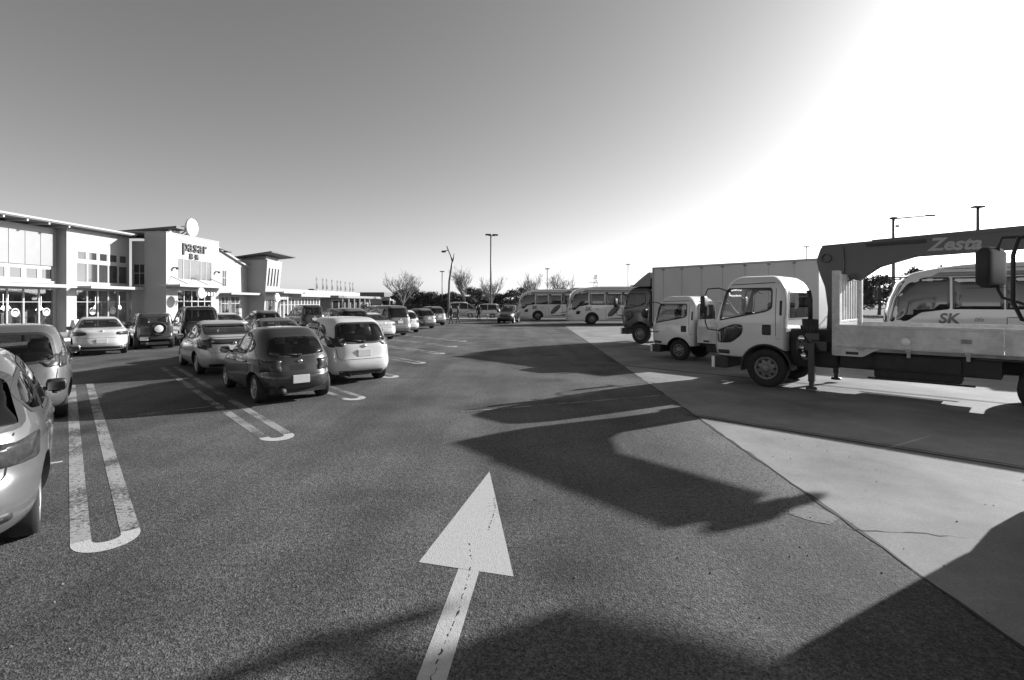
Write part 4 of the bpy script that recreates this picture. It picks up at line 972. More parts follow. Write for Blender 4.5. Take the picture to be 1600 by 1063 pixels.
# signs on the shop
def on_facade(u, v, z): x, y = rot_uv(u, v); return (x, y, z)
FR = (R(90), 0, R(90+LYAW))
def sign(name, s, u, v0, v1, z, size, label, m=M_SIGN, dep=.03, spread=None):
    root = empty(name, on_facade(u, v0, z), 0, label, 'sign'); n = len(s)
    for i, ch in enumerate(s):
        v = v0+(v1-v0)*(i/(n-1) if n > 1 else .5); p = Vector(on_facade(u, v, z))-root.location
        text('letter', ch, size, dep, m, root, p, FR, bold=.012*size)
    return root
vs0, vs1 = fv(288.5, uC), fv(319, uC)
sign('shop_sign', 'pasar', uC+.05, vs0, vs1, 6.42, 1.3, 'dark lettering high on the white entrance block', dep=.04)
sign('place_name_sign', '幕張', uC+.05, fv(298, uC), fv(306.5, uC), 5.62, .50, 'two small dark characters below the entrance lettering', dep=.03)
def disc_sign(u, v, z, r, label, post=False, letters=None, lsz=.5, sp=.42):
    root = empty('disc_sign', on_facade(u, v, z), LYAW, label, 'sign'); mb = MB()
    mb.lathe([(.001, .10), (r*.96, .10), (r, .07), (r, -.05), (r*.96, -.08), (.001, -.08)], axis='x', n=36); mb.build('disc', M_SIGNW, root)
    if post:
        mb = MB()
        for dv in (-r*.5, r*.5): mb.tube([(-.1, dv, -r*.5), (-.1, dv*1.2, -r-.15)], .05, 6); mb.tube([(-.1, dv, -r*.3), (-1.1, dv*.4, -r-.05)], .045, 6); mb.tube([(-1.1, dv*.4, -r-.05), (-1.1, dv*.4, .0), (-.1, dv, .1)], .035, 6)
        mb.build('support_frame', M_GALV, root)
        mb = MB(); mb.lathe([(.30, 0), (.30, .1), (.001, .11)], axis='x', c=(-.9, -r*.85, -r*.55), n=18); mb.build('small_lamp', M_SIGNW, root)
    if letters:
        for i, ch in enumerate(letters): text('letter', ch, lsz, .03, M_SIGNW, root, (0, r+.22+sp*i, 0), (R(90), 0, R(90)), bold=.01)
        mb = MB(); mb.box(-.05, -.02, -r, r+.3+sp*len(letters), -.02, .02); mb.build('sign_rail', M_GALV, root)
    return root
disc_sign(uC-.3, fv(305, uC), fz(305, 356, uC), .72, 'big white round disc sign on the entrance roof', True)
disc_sign(uC+1.62, fv(313, uC+1.6), 2.72, .42, 'white disc with pale letters hung under the entrance canopy', False, 'pasar', .55, .36)
disc_sign(uE+1.62, fv(432, uE+1.6), 2.45, .42, 'white disc with pale letters hung under the tower canopy', False, 'pasar', .5, .36)

# sandwich board and bollards on the pavement before the shop
root = empty('sandwich_board', rot_uv(-24.9, 27.4)+(.13,), 20, 'small white sandwich board standing on the pavement behind the white sedan', 'sign'); mb = MB()
for s in (-1, 1): mb.add([(s*.25, -.3, 0), (s*.25, .3, 0), (s*.03, .3, .95), (s*.03, -.3, .95), (s*.27, -.3, 0), (s*.27, .3, 0), (s*.05, .3, .95), (s*.05, -.3, .95)], [(0, 1, 2, 3), (4, 5, 6, 7), (0, 1, 5, 4), (1, 2, 6, 5), (2, 3, 7, 6), (3, 0, 4, 7)])
mb.build('board', M_SIGNW, root); mb = MB(); mb.tube([(-.05, -.31, .93), (-.05, .31, .93)], .02, 6); mb.build('hinge_rail', M_TRIM, root)
for i, (v, l) in enumerate(((24.2, 'dark bollard at the kerb left of the white sedan'), (28.3, 'dark bollard at the kerb right of the white sedan'), (32.4, 'dark bollard at the kerb behind the off-road car'))):
    mb = MB(); mb.lathe([(.07, 0), (.07, .78), (.055, .82), (.001, .84)], axis='z', n=14, mi=0); mb.lathe([(.073, .55), (.073, .65)], axis='z', n=14, mi=1); mb.lathe([(.11, 0), (.11, .03), (.07, .035)], axis='z', n=14)
    o = mb.build('bollard', [M_TRIM, M_SIGNW]); o.location = on_facade(-24.6, v, .13); tag(o, l, 'bollard', 'bollards along the shop kerb')

# ------------------------------------------------------------------ far building with flags, low blocks
G2 = empty('pavilion_building', rot_uv(-31, 75)+(0,), LYAW, 'low white pavilion with wide grey canopy and a row of pennants on its roof', 'building')
def gbox(parent, name, x0, x1, y0, y1, z0, z1, m, c=.02): mb = MB(); mb.box(x0, x1, y0, y1, z0, z1, c); return mb.build(name, m, parent)
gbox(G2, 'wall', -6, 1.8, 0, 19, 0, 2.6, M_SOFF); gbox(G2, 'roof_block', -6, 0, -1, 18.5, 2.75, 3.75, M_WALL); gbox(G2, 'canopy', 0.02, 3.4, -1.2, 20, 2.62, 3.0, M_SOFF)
gbox(G2, 'end_wall', -.9, -.1, -1.6, -1.05, 2.2, 3.95, M_ROOFD)
for i in range(6): gbox(G2, 'post', 3.0, 3.2, 1+i*2.6, 1.2+i*2.6, 0, 2.72, M_FRAME)
for i in range(5):
    w = gbox(G2, 'window', 1.805, 1.86, .8+i*2.6, 2.8+i*2.6, .7, 2.2, M_BGLASS)
for i in range(9):
    v = .2+i*2.0+(.0, .3, -.2)[i % 3]; r2 = empty('pennant', rot_uv(-31.5, 75+v)+(3.75,), 0, '%s pennant from the left in the row on the pavilion roof' % ('first', 'second', 'third', 'fourth', 'fifth', 'sixth', 'seventh', 'eighth', 'ninth')[i], 'flag', 'pennants on the pavilion roof')
    mb = MB(); mb.tube([(0, 0, 0), (0, 0, 2.0-.05*i)], .045, 6); mb.build('pole', M_GALV, r2)
    mb = MB(); n = 6
    vv = []
    for k in range(n+1):
        t = k/n; vv += [(.03*math.sin(t*6), .05, .3+1.5*t), (.05*math.cos(t*5), .05+.50*(1-.4*t), .3+1.5*t)]
    mb.add(vv+[(a+.01, b, c) for a, b, c in vv], [(2*k, 2*k+1, 2*k+3, 2*k+2) for k in range(n)]+[(14+2*k, 14+2*k+1, 14+2*k+3, 14+2*k+2) for k in range(n)]); mb.build('cloth', mat('pennant_cloth', .05, .8, var=.4), r2)
K = empty('kiosk_building', rot_uv(-30, 98)+(0,), LYAW, 'small grey kiosk with dark roof and white awning beyond the pavilion', 'building')
gbox(K, 'wall', -3, 1.6, 0, 9, 0, 3.0, mat('kiosk_grey', .3, .7)); gbox(K, 'roof', -3.4, 2.4, -.6, 9.6, 3.05, 3.9, M_ROOFD); gbox(K, 'awning', 1.62, 3.2, .5, 6, 2.3, 2.8, M_WALL)
for i in range(3): gbox(K, 'post', 3.0, 3.15, .7+i*2.4, .85+i*2.4, 0, 2.3, M_FRAME)
gbox(K, 'window', 1.605, 1.65, 1, 5.5, .8, 2.2, M_BGLASS)
L_ = empty('store_block', rot_uv(-24, 104)+(0,), LYAW, 'long low dark grey store block at the foot of the trees', 'building')
gbox(L_, 'wall', -3, 14, 0, 6, 0, 2.9, mat('store_grey', .16, .8)); gbox(L_, 'roof', -3.3, 14.3, -.4, 6.4, 2.95, 3.2, M_ROOFD); gbox(L_, 'door', 9, 10.2, -.06, -.004, 0, 2.2, M_GALV)
for i in range(4): gbox(L_, 'window', 1+i*1.9, 2.3+i*1.9, -.05, -.004, 1.2, 2.1, M_BGLASS)
# ------------------------------------------------------------------ trucks
TRK = 132.5
TWHITE = paint('truck_white', .62); TDARK = paint('truck_dark_blue_grey', .06); BEDW = mat('bed_white', .56, .5, var=.3, scale=3.2)
CRANE = mat('crane_dark', .045, .45, var=.15, coat=.3)
def cab(root, pm, wr, k=(1, 1, 1), zoff=0.0, upright=False, lower=True, glass_m=None, dx=0.0):
    """forward-control cab; front axle at x=0"""
    kx, ky, kz = k; Z = lambda z: z*kz+zoff
    T = lambda t: [(Z(z), x*kx+dx) for z, x in t]; Wd = lambda t: [(Z(z), y*ky) for z, y in t]
    PL = lambda p: [(a*kx+dx, Z(b)) for a, b in p]; PB = lambda p: [(a*ky, Z(b)) for a, b in p]
    S = dict(paint=pm, wr=wr, wells=[(0, wr*1.27, .55)], n=(12, 8), roof=.07,
        rear=T([(.66, -.60), (1.2, -.62), (2.0, -.63), (2.3, -.60), (2.48, -.50), (2.56, -.40)]),
        front=T([(.66, 1.06), (.8, 1.11), (1.3, 1.13), (1.5, 1.11), (1.9, .99), (2.3, .84), (2.48, .74), (2.56, .62)]),
        width=Wd([(.66, 1.08), (.8, 1.10), (1.5, 1.10), (1.7, 1.09), (2.3, 1.03), (2.48, .98), (2.56, .90)]),
        cabin=dict(z=(Z(1.15), Z(2.46)), x=(-.55*kx+dx, 1.0*kx+dx)), res=.09,
        side=[dict(p=PL([(.92, 1.53), (.82, 2.22), (.72, 2.32), (-.30, 2.32), (-.34, 2.26), (-.34, 1.84), (-.2, 1.76)]), r=.06, m=glass_m or M_TGLASS)],
        back=dict(p=PB([(.80, 1.58), (.76, 2.28), (-.76, 2.28), (-.80, 1.58)]), r=.08, m=M_TGLASS), screen=dict(p=PB([(.94, 1.5), (.86, 2.36), (-.86, 2.36), (-.94, 1.5)]), r=.08))
    if upright: S['front'] = T([(.66, 1.06), (.8, 1.11), (1.3, 1.13), (1.9, 1.12), (2.3, 1.10), (2.5, 1.06), (2.56, .95)])
    bvh = vehicle_body(root, S)
    if lower:
        for ax in 'LR': patch(bvh, rp(PL([(.98, .98), (.98, 1.30), (.55, 1.46), (.32, 1.44), (.36, 1.20), (.62, 1.0)]), .09), ax, 'lower_window', M_BGLASS, root, off=.004)
    for ax in 'LR':
        patch(bvh, rp(PL([(-.12, 1.22), (-.12, 1.46), (-.32, 1.46), (-.32, 1.22)]), .03), ax, 'door_handle', M_TRIM, root, off=.012)
        patch(bvh, rp(PL([(-.5, 1.68), (-.5, 2.02), (-.55, 2.02), (-.55, 1.68)]), .02), ax, 'air_slot', M_TRIM, root, off=.004)
        patch(bvh, rp(PL([(.96, .73), (.96, .82), (.66, .82), (.66, .73)]), .02), ax, 'step_plate', M_TRIM, root, off=.01)
        ribbon(bvh, PL([(.99, 1.5), (1.02, 1.2), (1.0, .70)]), ax, 'door_gap', M_SEAM, root); ribbon(bvh, PL([(-.42, 2.3), (-.42, 1.2)]), ax, 'door_gap', M_SEAM, root)
        ribbon(bvh, PL([(-.42, 1.14), (-.6, 1.14)]), ax, 'panel_crease', M_SEAM, root); ribbon(bvh, PL([(.84, 2.40), (-.45, 2.44)]), ax, 'rain_gutter', M_TRIM, root, w=.02)
    patch(bvh, rp(PB([(-.7, 1.0), (.7, 1.0), (.7, 1.3), (-.7, 1.3)]), .05), 'F', 'grille', M_TRIM, root)
    for s in (1, -1):
        p = PB([(s*.55, .74), (s*.55, .90), (s*.95, .92), (s*.95, .74)]); patch(bvh, rp(p, .03), 'F', 'headlight', M_LAMPC, root)
        m = MB(); m.box(1.05*kx+dx, 1.13*kx+dx, s*1.02*ky, s*1.09*ky, Z(.36), Z(.64), .02); m.build('corner_marker', M_SIGNW, root)
    m = MB(); m.box(.72*kx+dx, 1.16*kx+dx, -1.06*ky, 1.06*ky, Z(.36), Z(.655), .04); m.build('bumper', M_TRIM, root)
    for sx in (.1,):
        for y in (-.6*ky, .6*ky):
            m = MB(); z = Z(1.2); m.box(-.3, .2, -.25, .25, z, z+.2, .05); m.box(-.38, -.24, -.24, .24, z+.15, z+.8, .05); o = m.build('seat', M_SEAT, root); o.location = (sx+dx, y, 0)
    m = MB(); m.box(.62*kx+dx, 1.0*kx+dx, -.95*ky, .95*ky, Z(1.15), Z(1.5), .06); m.build('dashboard', M_SEAT, root)
    m = MB(); m.lathe([(.20, -.015), (.22, 0), (.20, .015), (.18, 0), (.20, -.015)], axis='z', n=20); o = m.build('steering_wheel', M_TRIM, root); o.location = (.5*kx+dx, -.5*ky, Z(1.62)); o.rotation_euler = (0, R(-25), 0)
    return bvh, Z
def mirror_arm(root, side, x, y, z, m_=M_TRIM, h=.42, mw=1.0):
    """tubular stay in front of the door pillar with a mirror hung on it"""
    s = side; mb = MB()
    mb.tube([(x-.10, y*.93*s, z+.30), (x+.18, (y+.08)*s, z+.42), (x+.42, (y+.20)*s, z+.40), (x+.47, (y+.23)*s, z+.25), (x+.47, (y+.23)*s, z-.45), (x+.42, (y+.20)*s, z-.62), (x+.20, (y+.06)*s, z-.66), (x+.04, y*.99*s, z-.62)], .016, 7)
    a = mb.build('mirror_stay', M_TRIM, root)
    mb = MB(); v, f = loft([(-h*.5, -.04, .05, .07), (-h*.44, -.06, .07, .10), (h*.44, -.06, .07, .10), (h*.5, -.05, .05, .08)], n=(6, 3.5), M=20, roof=.015)
    mb.add([(p[0], p[1]*mw, p[2]) for p in v], f, 0, True); o = mb.build('mirror', m_, a); o.location = (x+.50, (y+.25)*s, z)
    return a
def chassis(root, x0, x1, z0, z1, w=.42):
    m = MB()
    for s in (-1, 1): m.box(x0, x1, s*w-.05, s*w+.05, z0, z1, .01)
    n = int((x1-x0)/1.1)
    for i in range(n+1): xx = x0+(x1-x0-.1)*i/n; m.box(xx, xx+.1, -w+.05, w-.05, z0+.03, z1-.03)
    return m.build('chassis', M_DARK, root)

# --- crane truck
CT = empty('crane_truck', label='white flatbed truck with a dark folded crane boom over its bed', cat='truck')
bv, Z = cab(CT, TWHITE, .46, (1.0, 1.0, 1.03), dx=.2)
setat(CT, (0, 1.07), (6.1, 12.3), 134.5)
for s in (1, -1):
    add_wheel(CT, 0, s*.94, .46, .26, 'truck'); add_wheel(CT, -4.75, s*.94, .46, .26, 'truck'); add_wheel(CT, -4.75, s*.62, .46, .26, 'truck')
    m = MB(); m.add([(.585*math.cos(R(a))*q, s*y, .46+.585*math.sin(R(a))*q) for a in range(-10, 191, 12) for q, y in ((.94, .62), (.94, 1.115), (1.0, 1.115))],
        [(3*i, 3*i+3, 3*i+4, 3*i+1) for i in range(16)]+[(3*i+1, 3*i+4, 3*i+5, 3*i+2) for i in range(16)]); m.build('mudguard', M_TRIM, CT)
chassis(CT, -7.2, .7, .66, .90)
# engine and pipework behind the cab
m = MB(); m.box(-1.45, -.45, -.86, .80, .55, 1.42, .05); m.build('engine_bay', M_DARK, CT)
m = MB(); m.box(-4.1, -1.5, -.95, .95, .60, .98, .03); m.build('underframe', M_DARK, CT)
m = MB(); m.box(-1.0, -.66, -.7, .5, .75, 1.15, .05); m.lathe([(.13, 0), (.13, .42), (.001, .43)], axis='y', c=(-.82, .5, 1.18), n=16); m.build('engine_tank', M_CHROME, CT)
m = MB(); m.lathe([(.16, -.3), (.17, .3), (.001, .31)], axis='z', c=(-.86, .72, 1.35), n=18); m.tube([(-.86, .72, 1.6), (-.86, .72, 2.1), (-.80, .62, 2.3)], .05, 8); m.build('air_intake', M_TRIM, CT)
for i, (xx, yy, zz) in enumerate(((-.74, .86, .98), (-.80, .92, .80), (-.74, .9, 1.20))):
    m = MB(); m.lathe([(.001, -.09), (.075, -.09), (.085, 0), (.075, .09), (.001, .09)], axis='y', c=(xx, yy, zz), n=14); m.build('air_valve', M_CHROME, CT)
m = MB(); m.tube([(-.72, .9, 1.5), (-.78, .95, 1.3), (-.9, .96, 1.1), (-1.05, .9, 1.0)], .025, 6); m.tube([(-.7, .85, 1.45), (-.85, 1.0, 1.2), (-1.1, .98, .95)], .018, 6); m.build('hose', M_BLACK, CT)
PRE = set(CT.children)
# crane base, outriggers, column, boom
m = MB(); m.box(-1.62, -.98, -.95, .95, .92, 1.16, .03); m.box(-1.45, -1.1, -.5, .5, .6, .93, .02); m.build('crane_base', CRANE, CT)
for s in (1, -1):
    m = MB(); m.box(-1.40, -1.27, s*.98, s*1.10, .24, 1.12, .02); m.box(-1.385, -1.285, s*.995, s*1.085, .10, .26, .02); m.lathe([(.12, 0), (.11, .05), (.03, .06)], axis='z', c=(-1.33, s*1.045, .07), n=12); m.build('outrigger', CRANE, CT)
    m = MB(); m.box(-1.48, -1.20, s*.955, s*1.0, 1.17, 1.34, .02)
    for j in range(4): m.tube([(-1.46+.08*j, s*.98, 1.34), (-1.46+.08*j, s*1.0, 1.48)], .010, 5)
    m.build('control_levers', CRANE, CT)
m = MB(); m.prism(rp([(-1.50, 1.17), (-1.10, 1.17), (-1.14, 1.9), (-1.08, 2.4), (-.96, 2.75), (-.90, 3.05), (-1.0, 3.36), (-1.45, 3.34), (-1.48, 2.9), (-1.42, 2.3)], .06), 'y', -.24, .24)
m.lathe([(.10, -.30), (.10, .30)], c=(-1.12, 0, 3.08), n=14); m.lathe([(.07, -.29), (.07, .29)], c=(-1.30, 0, 2.3), n=14); m.build('crane_column', CRANE, CT)
sl = .028
def bz(x): return 2.97+(-1.1-x)*sl
m = MB(); m.prism(rp([(-1.0, bz(-1.0)-.02), (-1.0, bz(-1.0)+.43), (-4.75, bz(-4.75)+.43), (-4.75, bz(-4.75)+.02), (-2.75, bz(-2.75)+.02), (-2.1, bz(-2.1)-.16), (-1.7, bz(-1.7)-.45)], .03), 'y', -.19, .19); m.build('boom', CRANE, CT)
m = MB(); m.prism([(-2.0, bz(-2.0)+.37), (-2.0, bz(-2)+.45), (-4.7, bz(-4.7)+.45), (-4.7, bz(-4.7)+.37)], 'y', -.21, .21); m.build('boom_cap', CRANE, CT)
m = MB(); m.prism(rp([(-4.752, bz(-4.75)+.36), (-4.752, bz(-4.75)+.10), (-4.85, bz(-4.85)+.10), (-4.85, bz(-4.85)+.33)], .02), 'y', -.14, .14); m.prism(rp([(-4.851, bz(-4.85)+.38), (-4.851, bz(-4.85)+.02), (-5.0, bz(-5)-.06), (-5.1, bz(-5.1)+.12), (-5.0, bz(-5)+.38)], .04), 'y', -.18, .18); m.build('boom_head', CRANE, CT)
m = MB(); x0 = -4.98; m.tube([(x0, .05, bz(x0)), (x0, .05, bz(x0)-.12)], .012, 5); m.tube([(x0, -.05, bz(x0)), (x0, -.05, bz(x0)-.12)], .012, 5); m.box(x0-.09, x0+.09, -.09, .09, bz(x0)-.18, bz(x0)+.02, .03)
m.tube([(x0, 0, bz(x0)-.16), (x0, 0, bz(x0)-.22)], .03, 6); m.build('hook_block', CRANE, CT)
m = MB(); m.tube([(-1.38, 0, 2.52), (-2.3, 0, bz(-2.3)-.02)], .06, 10); m.build('lift_ram', CRANE, CT)
m = MB(); m.box(-2.95, -1.9, .192, .26, bz(-2.4)+.30, bz(-2.4)+.36); m.build('boom_pipe', M_TRIM, CT)
def on_left(par, s, size, x, y, z, m_, tilt=0.0, **kw):
    # lettering reads left to right on the left flank, front of the vehicle to the left
    return text('lettering', s, size, .004, m_, par, (x, y, z), (R(90), tilt, R(180)), **kw)
M_LET = mat('letter_grey', .30, .5, var=.15)
on_left(CT, 'Zesta', .36, -3.4, .197, bz(-3.4)+.20, M_LET, tilt=math.atan(sl)*1.0, shear=.25, bold=.012)
on_left(CT, 'ZX', .16, -5.0, .197, bz(-5.0)+.30, M_LET, tilt=math.atan(sl), shear=.2) if False else None
# bed
for nm, args in (('bed_floor', (-7.2, -1.78, -1.10, 1.10, 1.0, 1.08)),):
    m = MB(); m.box(*args, .01); m.build(nm, mat('bed_floor_mat', .25, .8, var=.4), CT)
for s in (1, -1):
    y0, y1 = (1.103, 1.145) if s > 0 else (-1.145, -1.103)
    m = MB()
    for (a, b) in ((-4.49, -1.80), (-7.2, -4.50)):
        m.box(a, b, y0, y1, 1.07, 1.56, .008)
    gate = m.build('side_gate', BEDW, CT)
    m = MB()
    for (a, b) in ((-4.49, -1.80), (-7.2, -4.50)):
        for z in (1.50, 1.09): m.box(a+.02, b-.02, y1 if s > 0 else y0-.018, y1+.018 if s > 0 else y0, z, z+.05, .006)
        for z in (1.22, 1.36): m.box(a+.02, b-.02, y1 if s > 0 else y0-.007, y1+.007 if s > 0 else y0, z, z+.02, .003)
    m.build('gate_rib', BEDW, gate)
    for xx in (-2.3, -3.1, -4.0, -4.9, -5.8):
        m = MB(); m.box(xx-.03, xx+.03, s*1.10, s*1.125, .92, 1.065, .005); m.box(xx-.05, xx+.05, s*1.146, s*1.172, 1.03, 1.10, .006); m.build('gate_hinge', M_GALV, CT)
    m = MB(); m.lathe([(.001, .02), (.065, .02), (.08, .006), (.08, 0)], axis='y', c=(-3.05, 1.146 if s > 0 else -1.17, 1.24), n=20); m.build('reflector', M_SIGNW, CT)
    m = MB(); m.box(-4.05, -3.9, s*1.147, s*1.165, 1.26, 1.34, .005); m.build('gate_latch', M_STEEL, CT)
    # apron below the front of the gate
    m = MB(); m.prism([(-1.80, .88), (-1.80, 1.065), (-2.65, 1.065), (-2.5, 1.0), (-2.36, .90), (-2.3, .88)], 'y', s*1.105, s*1.13); m.build('skirt', BEDW, CT)
    m = MB(); m.box(-2.25, -2.02, s*1.131, s*1.14, .92, .98, .004); m.build('marker_lamp', M_TRIM, CT)
    # side guard, tank
    m = MB(); m.box(-3.9, -2.5, s*.55, s*1.02, .46, .95, .04); m.build('fuel_tank', M_DARK, CT)
    m = MB()
    for z in (.45, .65): m.tube([(-2.4, s*1.06, z), (-4.1, s*1.06, z)], .02, 6)
    m.build('side_guard', M_DARK, CT)
    m = MB(); m.box(-5.35, -4.1, s*.5, s*1.08, .955, .99, .01); m.build('rear_mudguard', M_TRIM, CT)
m = MB(); m.box(-7.24, -7.2, -1.14, 1.14, 1.07, 1.56, .008); m.build('tail_gate', BEDW, CT)
# slatted headboard
m = MB(); 
for y in (-1.10, .95): m.box(-1.90, -1.75, y, y+.17, .88, 2.74, .02)
m.box(-1.85, -1.79, -.99, 1.01, 2.56, 2.68, .01); m.box(-1.85, -1.79, -1.01, 1.03, 1.58, 1.64, .01); hb = m.build('headboard', BEDW, CT)
for i in range(9):
    y = -.90+i*.225; m = MB(); m.box(-1.84, -1.80, y-.035, y+.035, 1.64, 2.56, .004); m.build('slat', BEDW, hb)
m = MB(); m.box(-1.845, -1.795, -1.01, 1.03, 1.085, 1.575, .006); m.build('board', BEDW, hb)
for ch in CT.children:
    if ch not in PRE: ch.location.x += .04 if ch.name.split('.')[0] in ('crane_column', 'boom', 'boom_cap', 'boom_head', 'hook_block', 'lift_ram', 'boom_pipe', 'lettering') else .36
mirror_arm(CT, 1, .92, 1.08, 1.98); mirror_arm(CT, -1, .92, 1.08, 1.98)

# --- small white truck behind it
ST = empty('small_truck', label='small white flatbed truck parked beyond the crane truck cab', cat='truck')
cab(ST, TWHITE, .36, (.98, .80, .89), -.08, lower=False); setat(ST, (0, .82), (5.86, 18.0), TRK)
for s in (1, -1):
    for x in (0, -2.5): add_wheel(ST, x, s*.72, .36, .2, 'truck')
chassis(ST, -4.2, .5, .5, .68, .36)
m = MB(); m.box(-4.3, -.72, -.85, .85, .76, .84, .01); m.build('bed_floor', BEDW, ST)
for s in (1, -1):
    y0 = .853 if s > 0 else -.885; m = MB(); m.box(-4.3, -.72, y0, y0+.032, .66, 1.22, .006); gt = m.build('side_gate', BEDW, ST)
    m = MB(); m.box(-4.25, -.76, y0+(.033 if s > 0 else -.012), y0+(.045 if s > 0 else -.001), 1.16, 1.20, .004); m.build('gate_rib', BEDW, gt)
    m = MB(); m.box(-1.15, -.95, y0+(.033 if s > 0 else -.012), y0+(.043 if s > 0 else -.001), .70, .76, .003); m.build('marker_lamp', M_TRIM, ST)
    m = MB(); m.box(-1.9, -1.0, s*.42, s*.8, .36, .64, .03); m.build('tool_box', M_DARK, ST)
m = MB(); m.box(-.76, -.715, -.85, .85, .845, 1.45, .006); m.tube([(-.74, -.8, 1.4), (-.74, -.8, 2.05), (-.74, .8, 2.05), (-.74, .8, 1.4)], .03, 6); m.build('headboard', BEDW, ST)
m = MB(); m.box(-4.34, -4.3, -.87, .87, .68, 1.22, .006); m.build('tail_gate', BEDW, ST)
mirror_arm(ST, 1, .66, .85, 1.62, h=.32); mirror_arm(ST, -1, .66, .85, 1.62, h=.32)

# --- big box truck with dark cab
BT = empty('box_truck', label='large box truck with a dark cab, roof deflector and plain pale body', cat='truck')
cab(BT, TDARK, .48, (1.0, 1.05, 1.05), .05, lower=True, glass_m=M_PRIV); setat(BT, (0, 1.1), (6.3, 25.2), TRK)
for s in (1, -1):
    for x in (0, -4.6, -5.75): add_wheel(BT, x, s*.98, .48, .28, 'truck')
chassis(BT, -7.3, .7, .75, 1.0)
m = MB(); m.prism(rp([(.55, 2.80), (.1, 3.15), (-.35, 3.45), (-.52, 3.52), (-.52, 2.80)], .06), 'y', -1.0, 1.0); m.build('roof_deflector', TDARK, BT)
BOX = mat('box_panel', .52, .5, var=.06, scale=.7)
m = MB(); m.box(-7.9, -.80, -1.2, 1.2, 1.08, 3.68, .03); bx = m.build('cargo_box', BOX, BT)
for s in (1, -1):
    y0 = 1.201 if s > 0 else -1.231
    m = MB(); m.box(-7.92, -.78, y0, y0+.03, 3.62, 3.70, .008); m.build('top_rail', M_GALV, bx); m = MB(); m.box(-7.92, -.78, y0, y0+.03, 1.06, 1.14, .008); m.build('bottom_rail', M_GALV, bx)
    for i in range(7):
        xx = -1.35-i*.95; m = MB(); m.box(xx-.05, xx+.05, y0, y0+.05, 3.53, 3.60, .01); m.build('marker_lamp', M_STEEL, bx)
        m = MB(); m.box(xx-.008, xx+.008, y0+.006, y0+.012, 1.15, 3.51); m.build('panel_joint', M_GALV, bx)
    m = MB(); m.box(-.83, -.77, y0, y0+.04, 1.06, 3.70, .01); m.build('corner_post', M_GALV, bx)
    m = MB(); m.box(-5.0, -1.4, s*1.05, s*1.1, .45, .9, .01); m.build('side_guard', M_DARK, BT)
on_left(BT, 'A', .01, 0, 0, -5, M_LET) if False else None
mirror_arm(BT, 1, .74, 1.15, 2.0); mirror_arm(BT, -1, .74, 1.15, 2.0)

# --- nearest truck, only its mirror and front corner reach into the picture
NT = empty('near_truck', label='white box truck cut off at the right picture edge, its mirror stay showing', cat='truck')
cab(NT, TWHITE, .46, (1.0, .86, 1.1), upright=True); setat(NT, (1.12, .95), (4.56, 4.46), 127)
for s in (1, -1):
    for x in (0, -4.2): add_wheel(NT, x, s*.80, .46, .26, 'truck')
chassis(NT, -6.2, .7, .66, .9)
m = MB(); m.box(-6.3, -.85, -.97, .97, 1.0, 2.9, .03); m.build('cargo_box', BOX, NT)
# a tall double mirror hung out ahead of the right corner, a looped stay before the windscreen
m = MB(); m.tube([(.95, -.80, 2.62), (1.4, -1.02, 2.80), (1.66, -1.09, 2.82), (1.70, -1.09, 2.7), (1.70, -1.09, 2.2), (1.66, -1.09, 2.1), (1.4, -1.0, 2.0), (1.08, -.85, 1.9)], .018, 7); ms = m.build('mirror_stay', M_TRIM, NT)
m = MB(); h = .46; v, f = loft([(-h*.5, -.05, .05, .17), (-h*.40, -.08, .09, .215), (h*.40, -.08, .09, .22), (h*.5, -.05, .05, .18)], n=(6, 4), M=24, roof=.02); m.add(v, f, 0, True); o = m.build('mirror', M_TRIM, ms); o.location = (1.76, -1.07, 2.46); o.rotation_euler = (0, 0, R(-12))
m = MB(); m.tube([(.95, .10, 2.60), (1.15, .30, 2.72), (1.30, .44, 2.66), (1.33, .49, 2.5), (1.33, .50, 2.05), (1.28, .42, 1.88), (1.12, .25, 1.84)], .018, 8); m.build('front_stay', M_TRIM, NT)

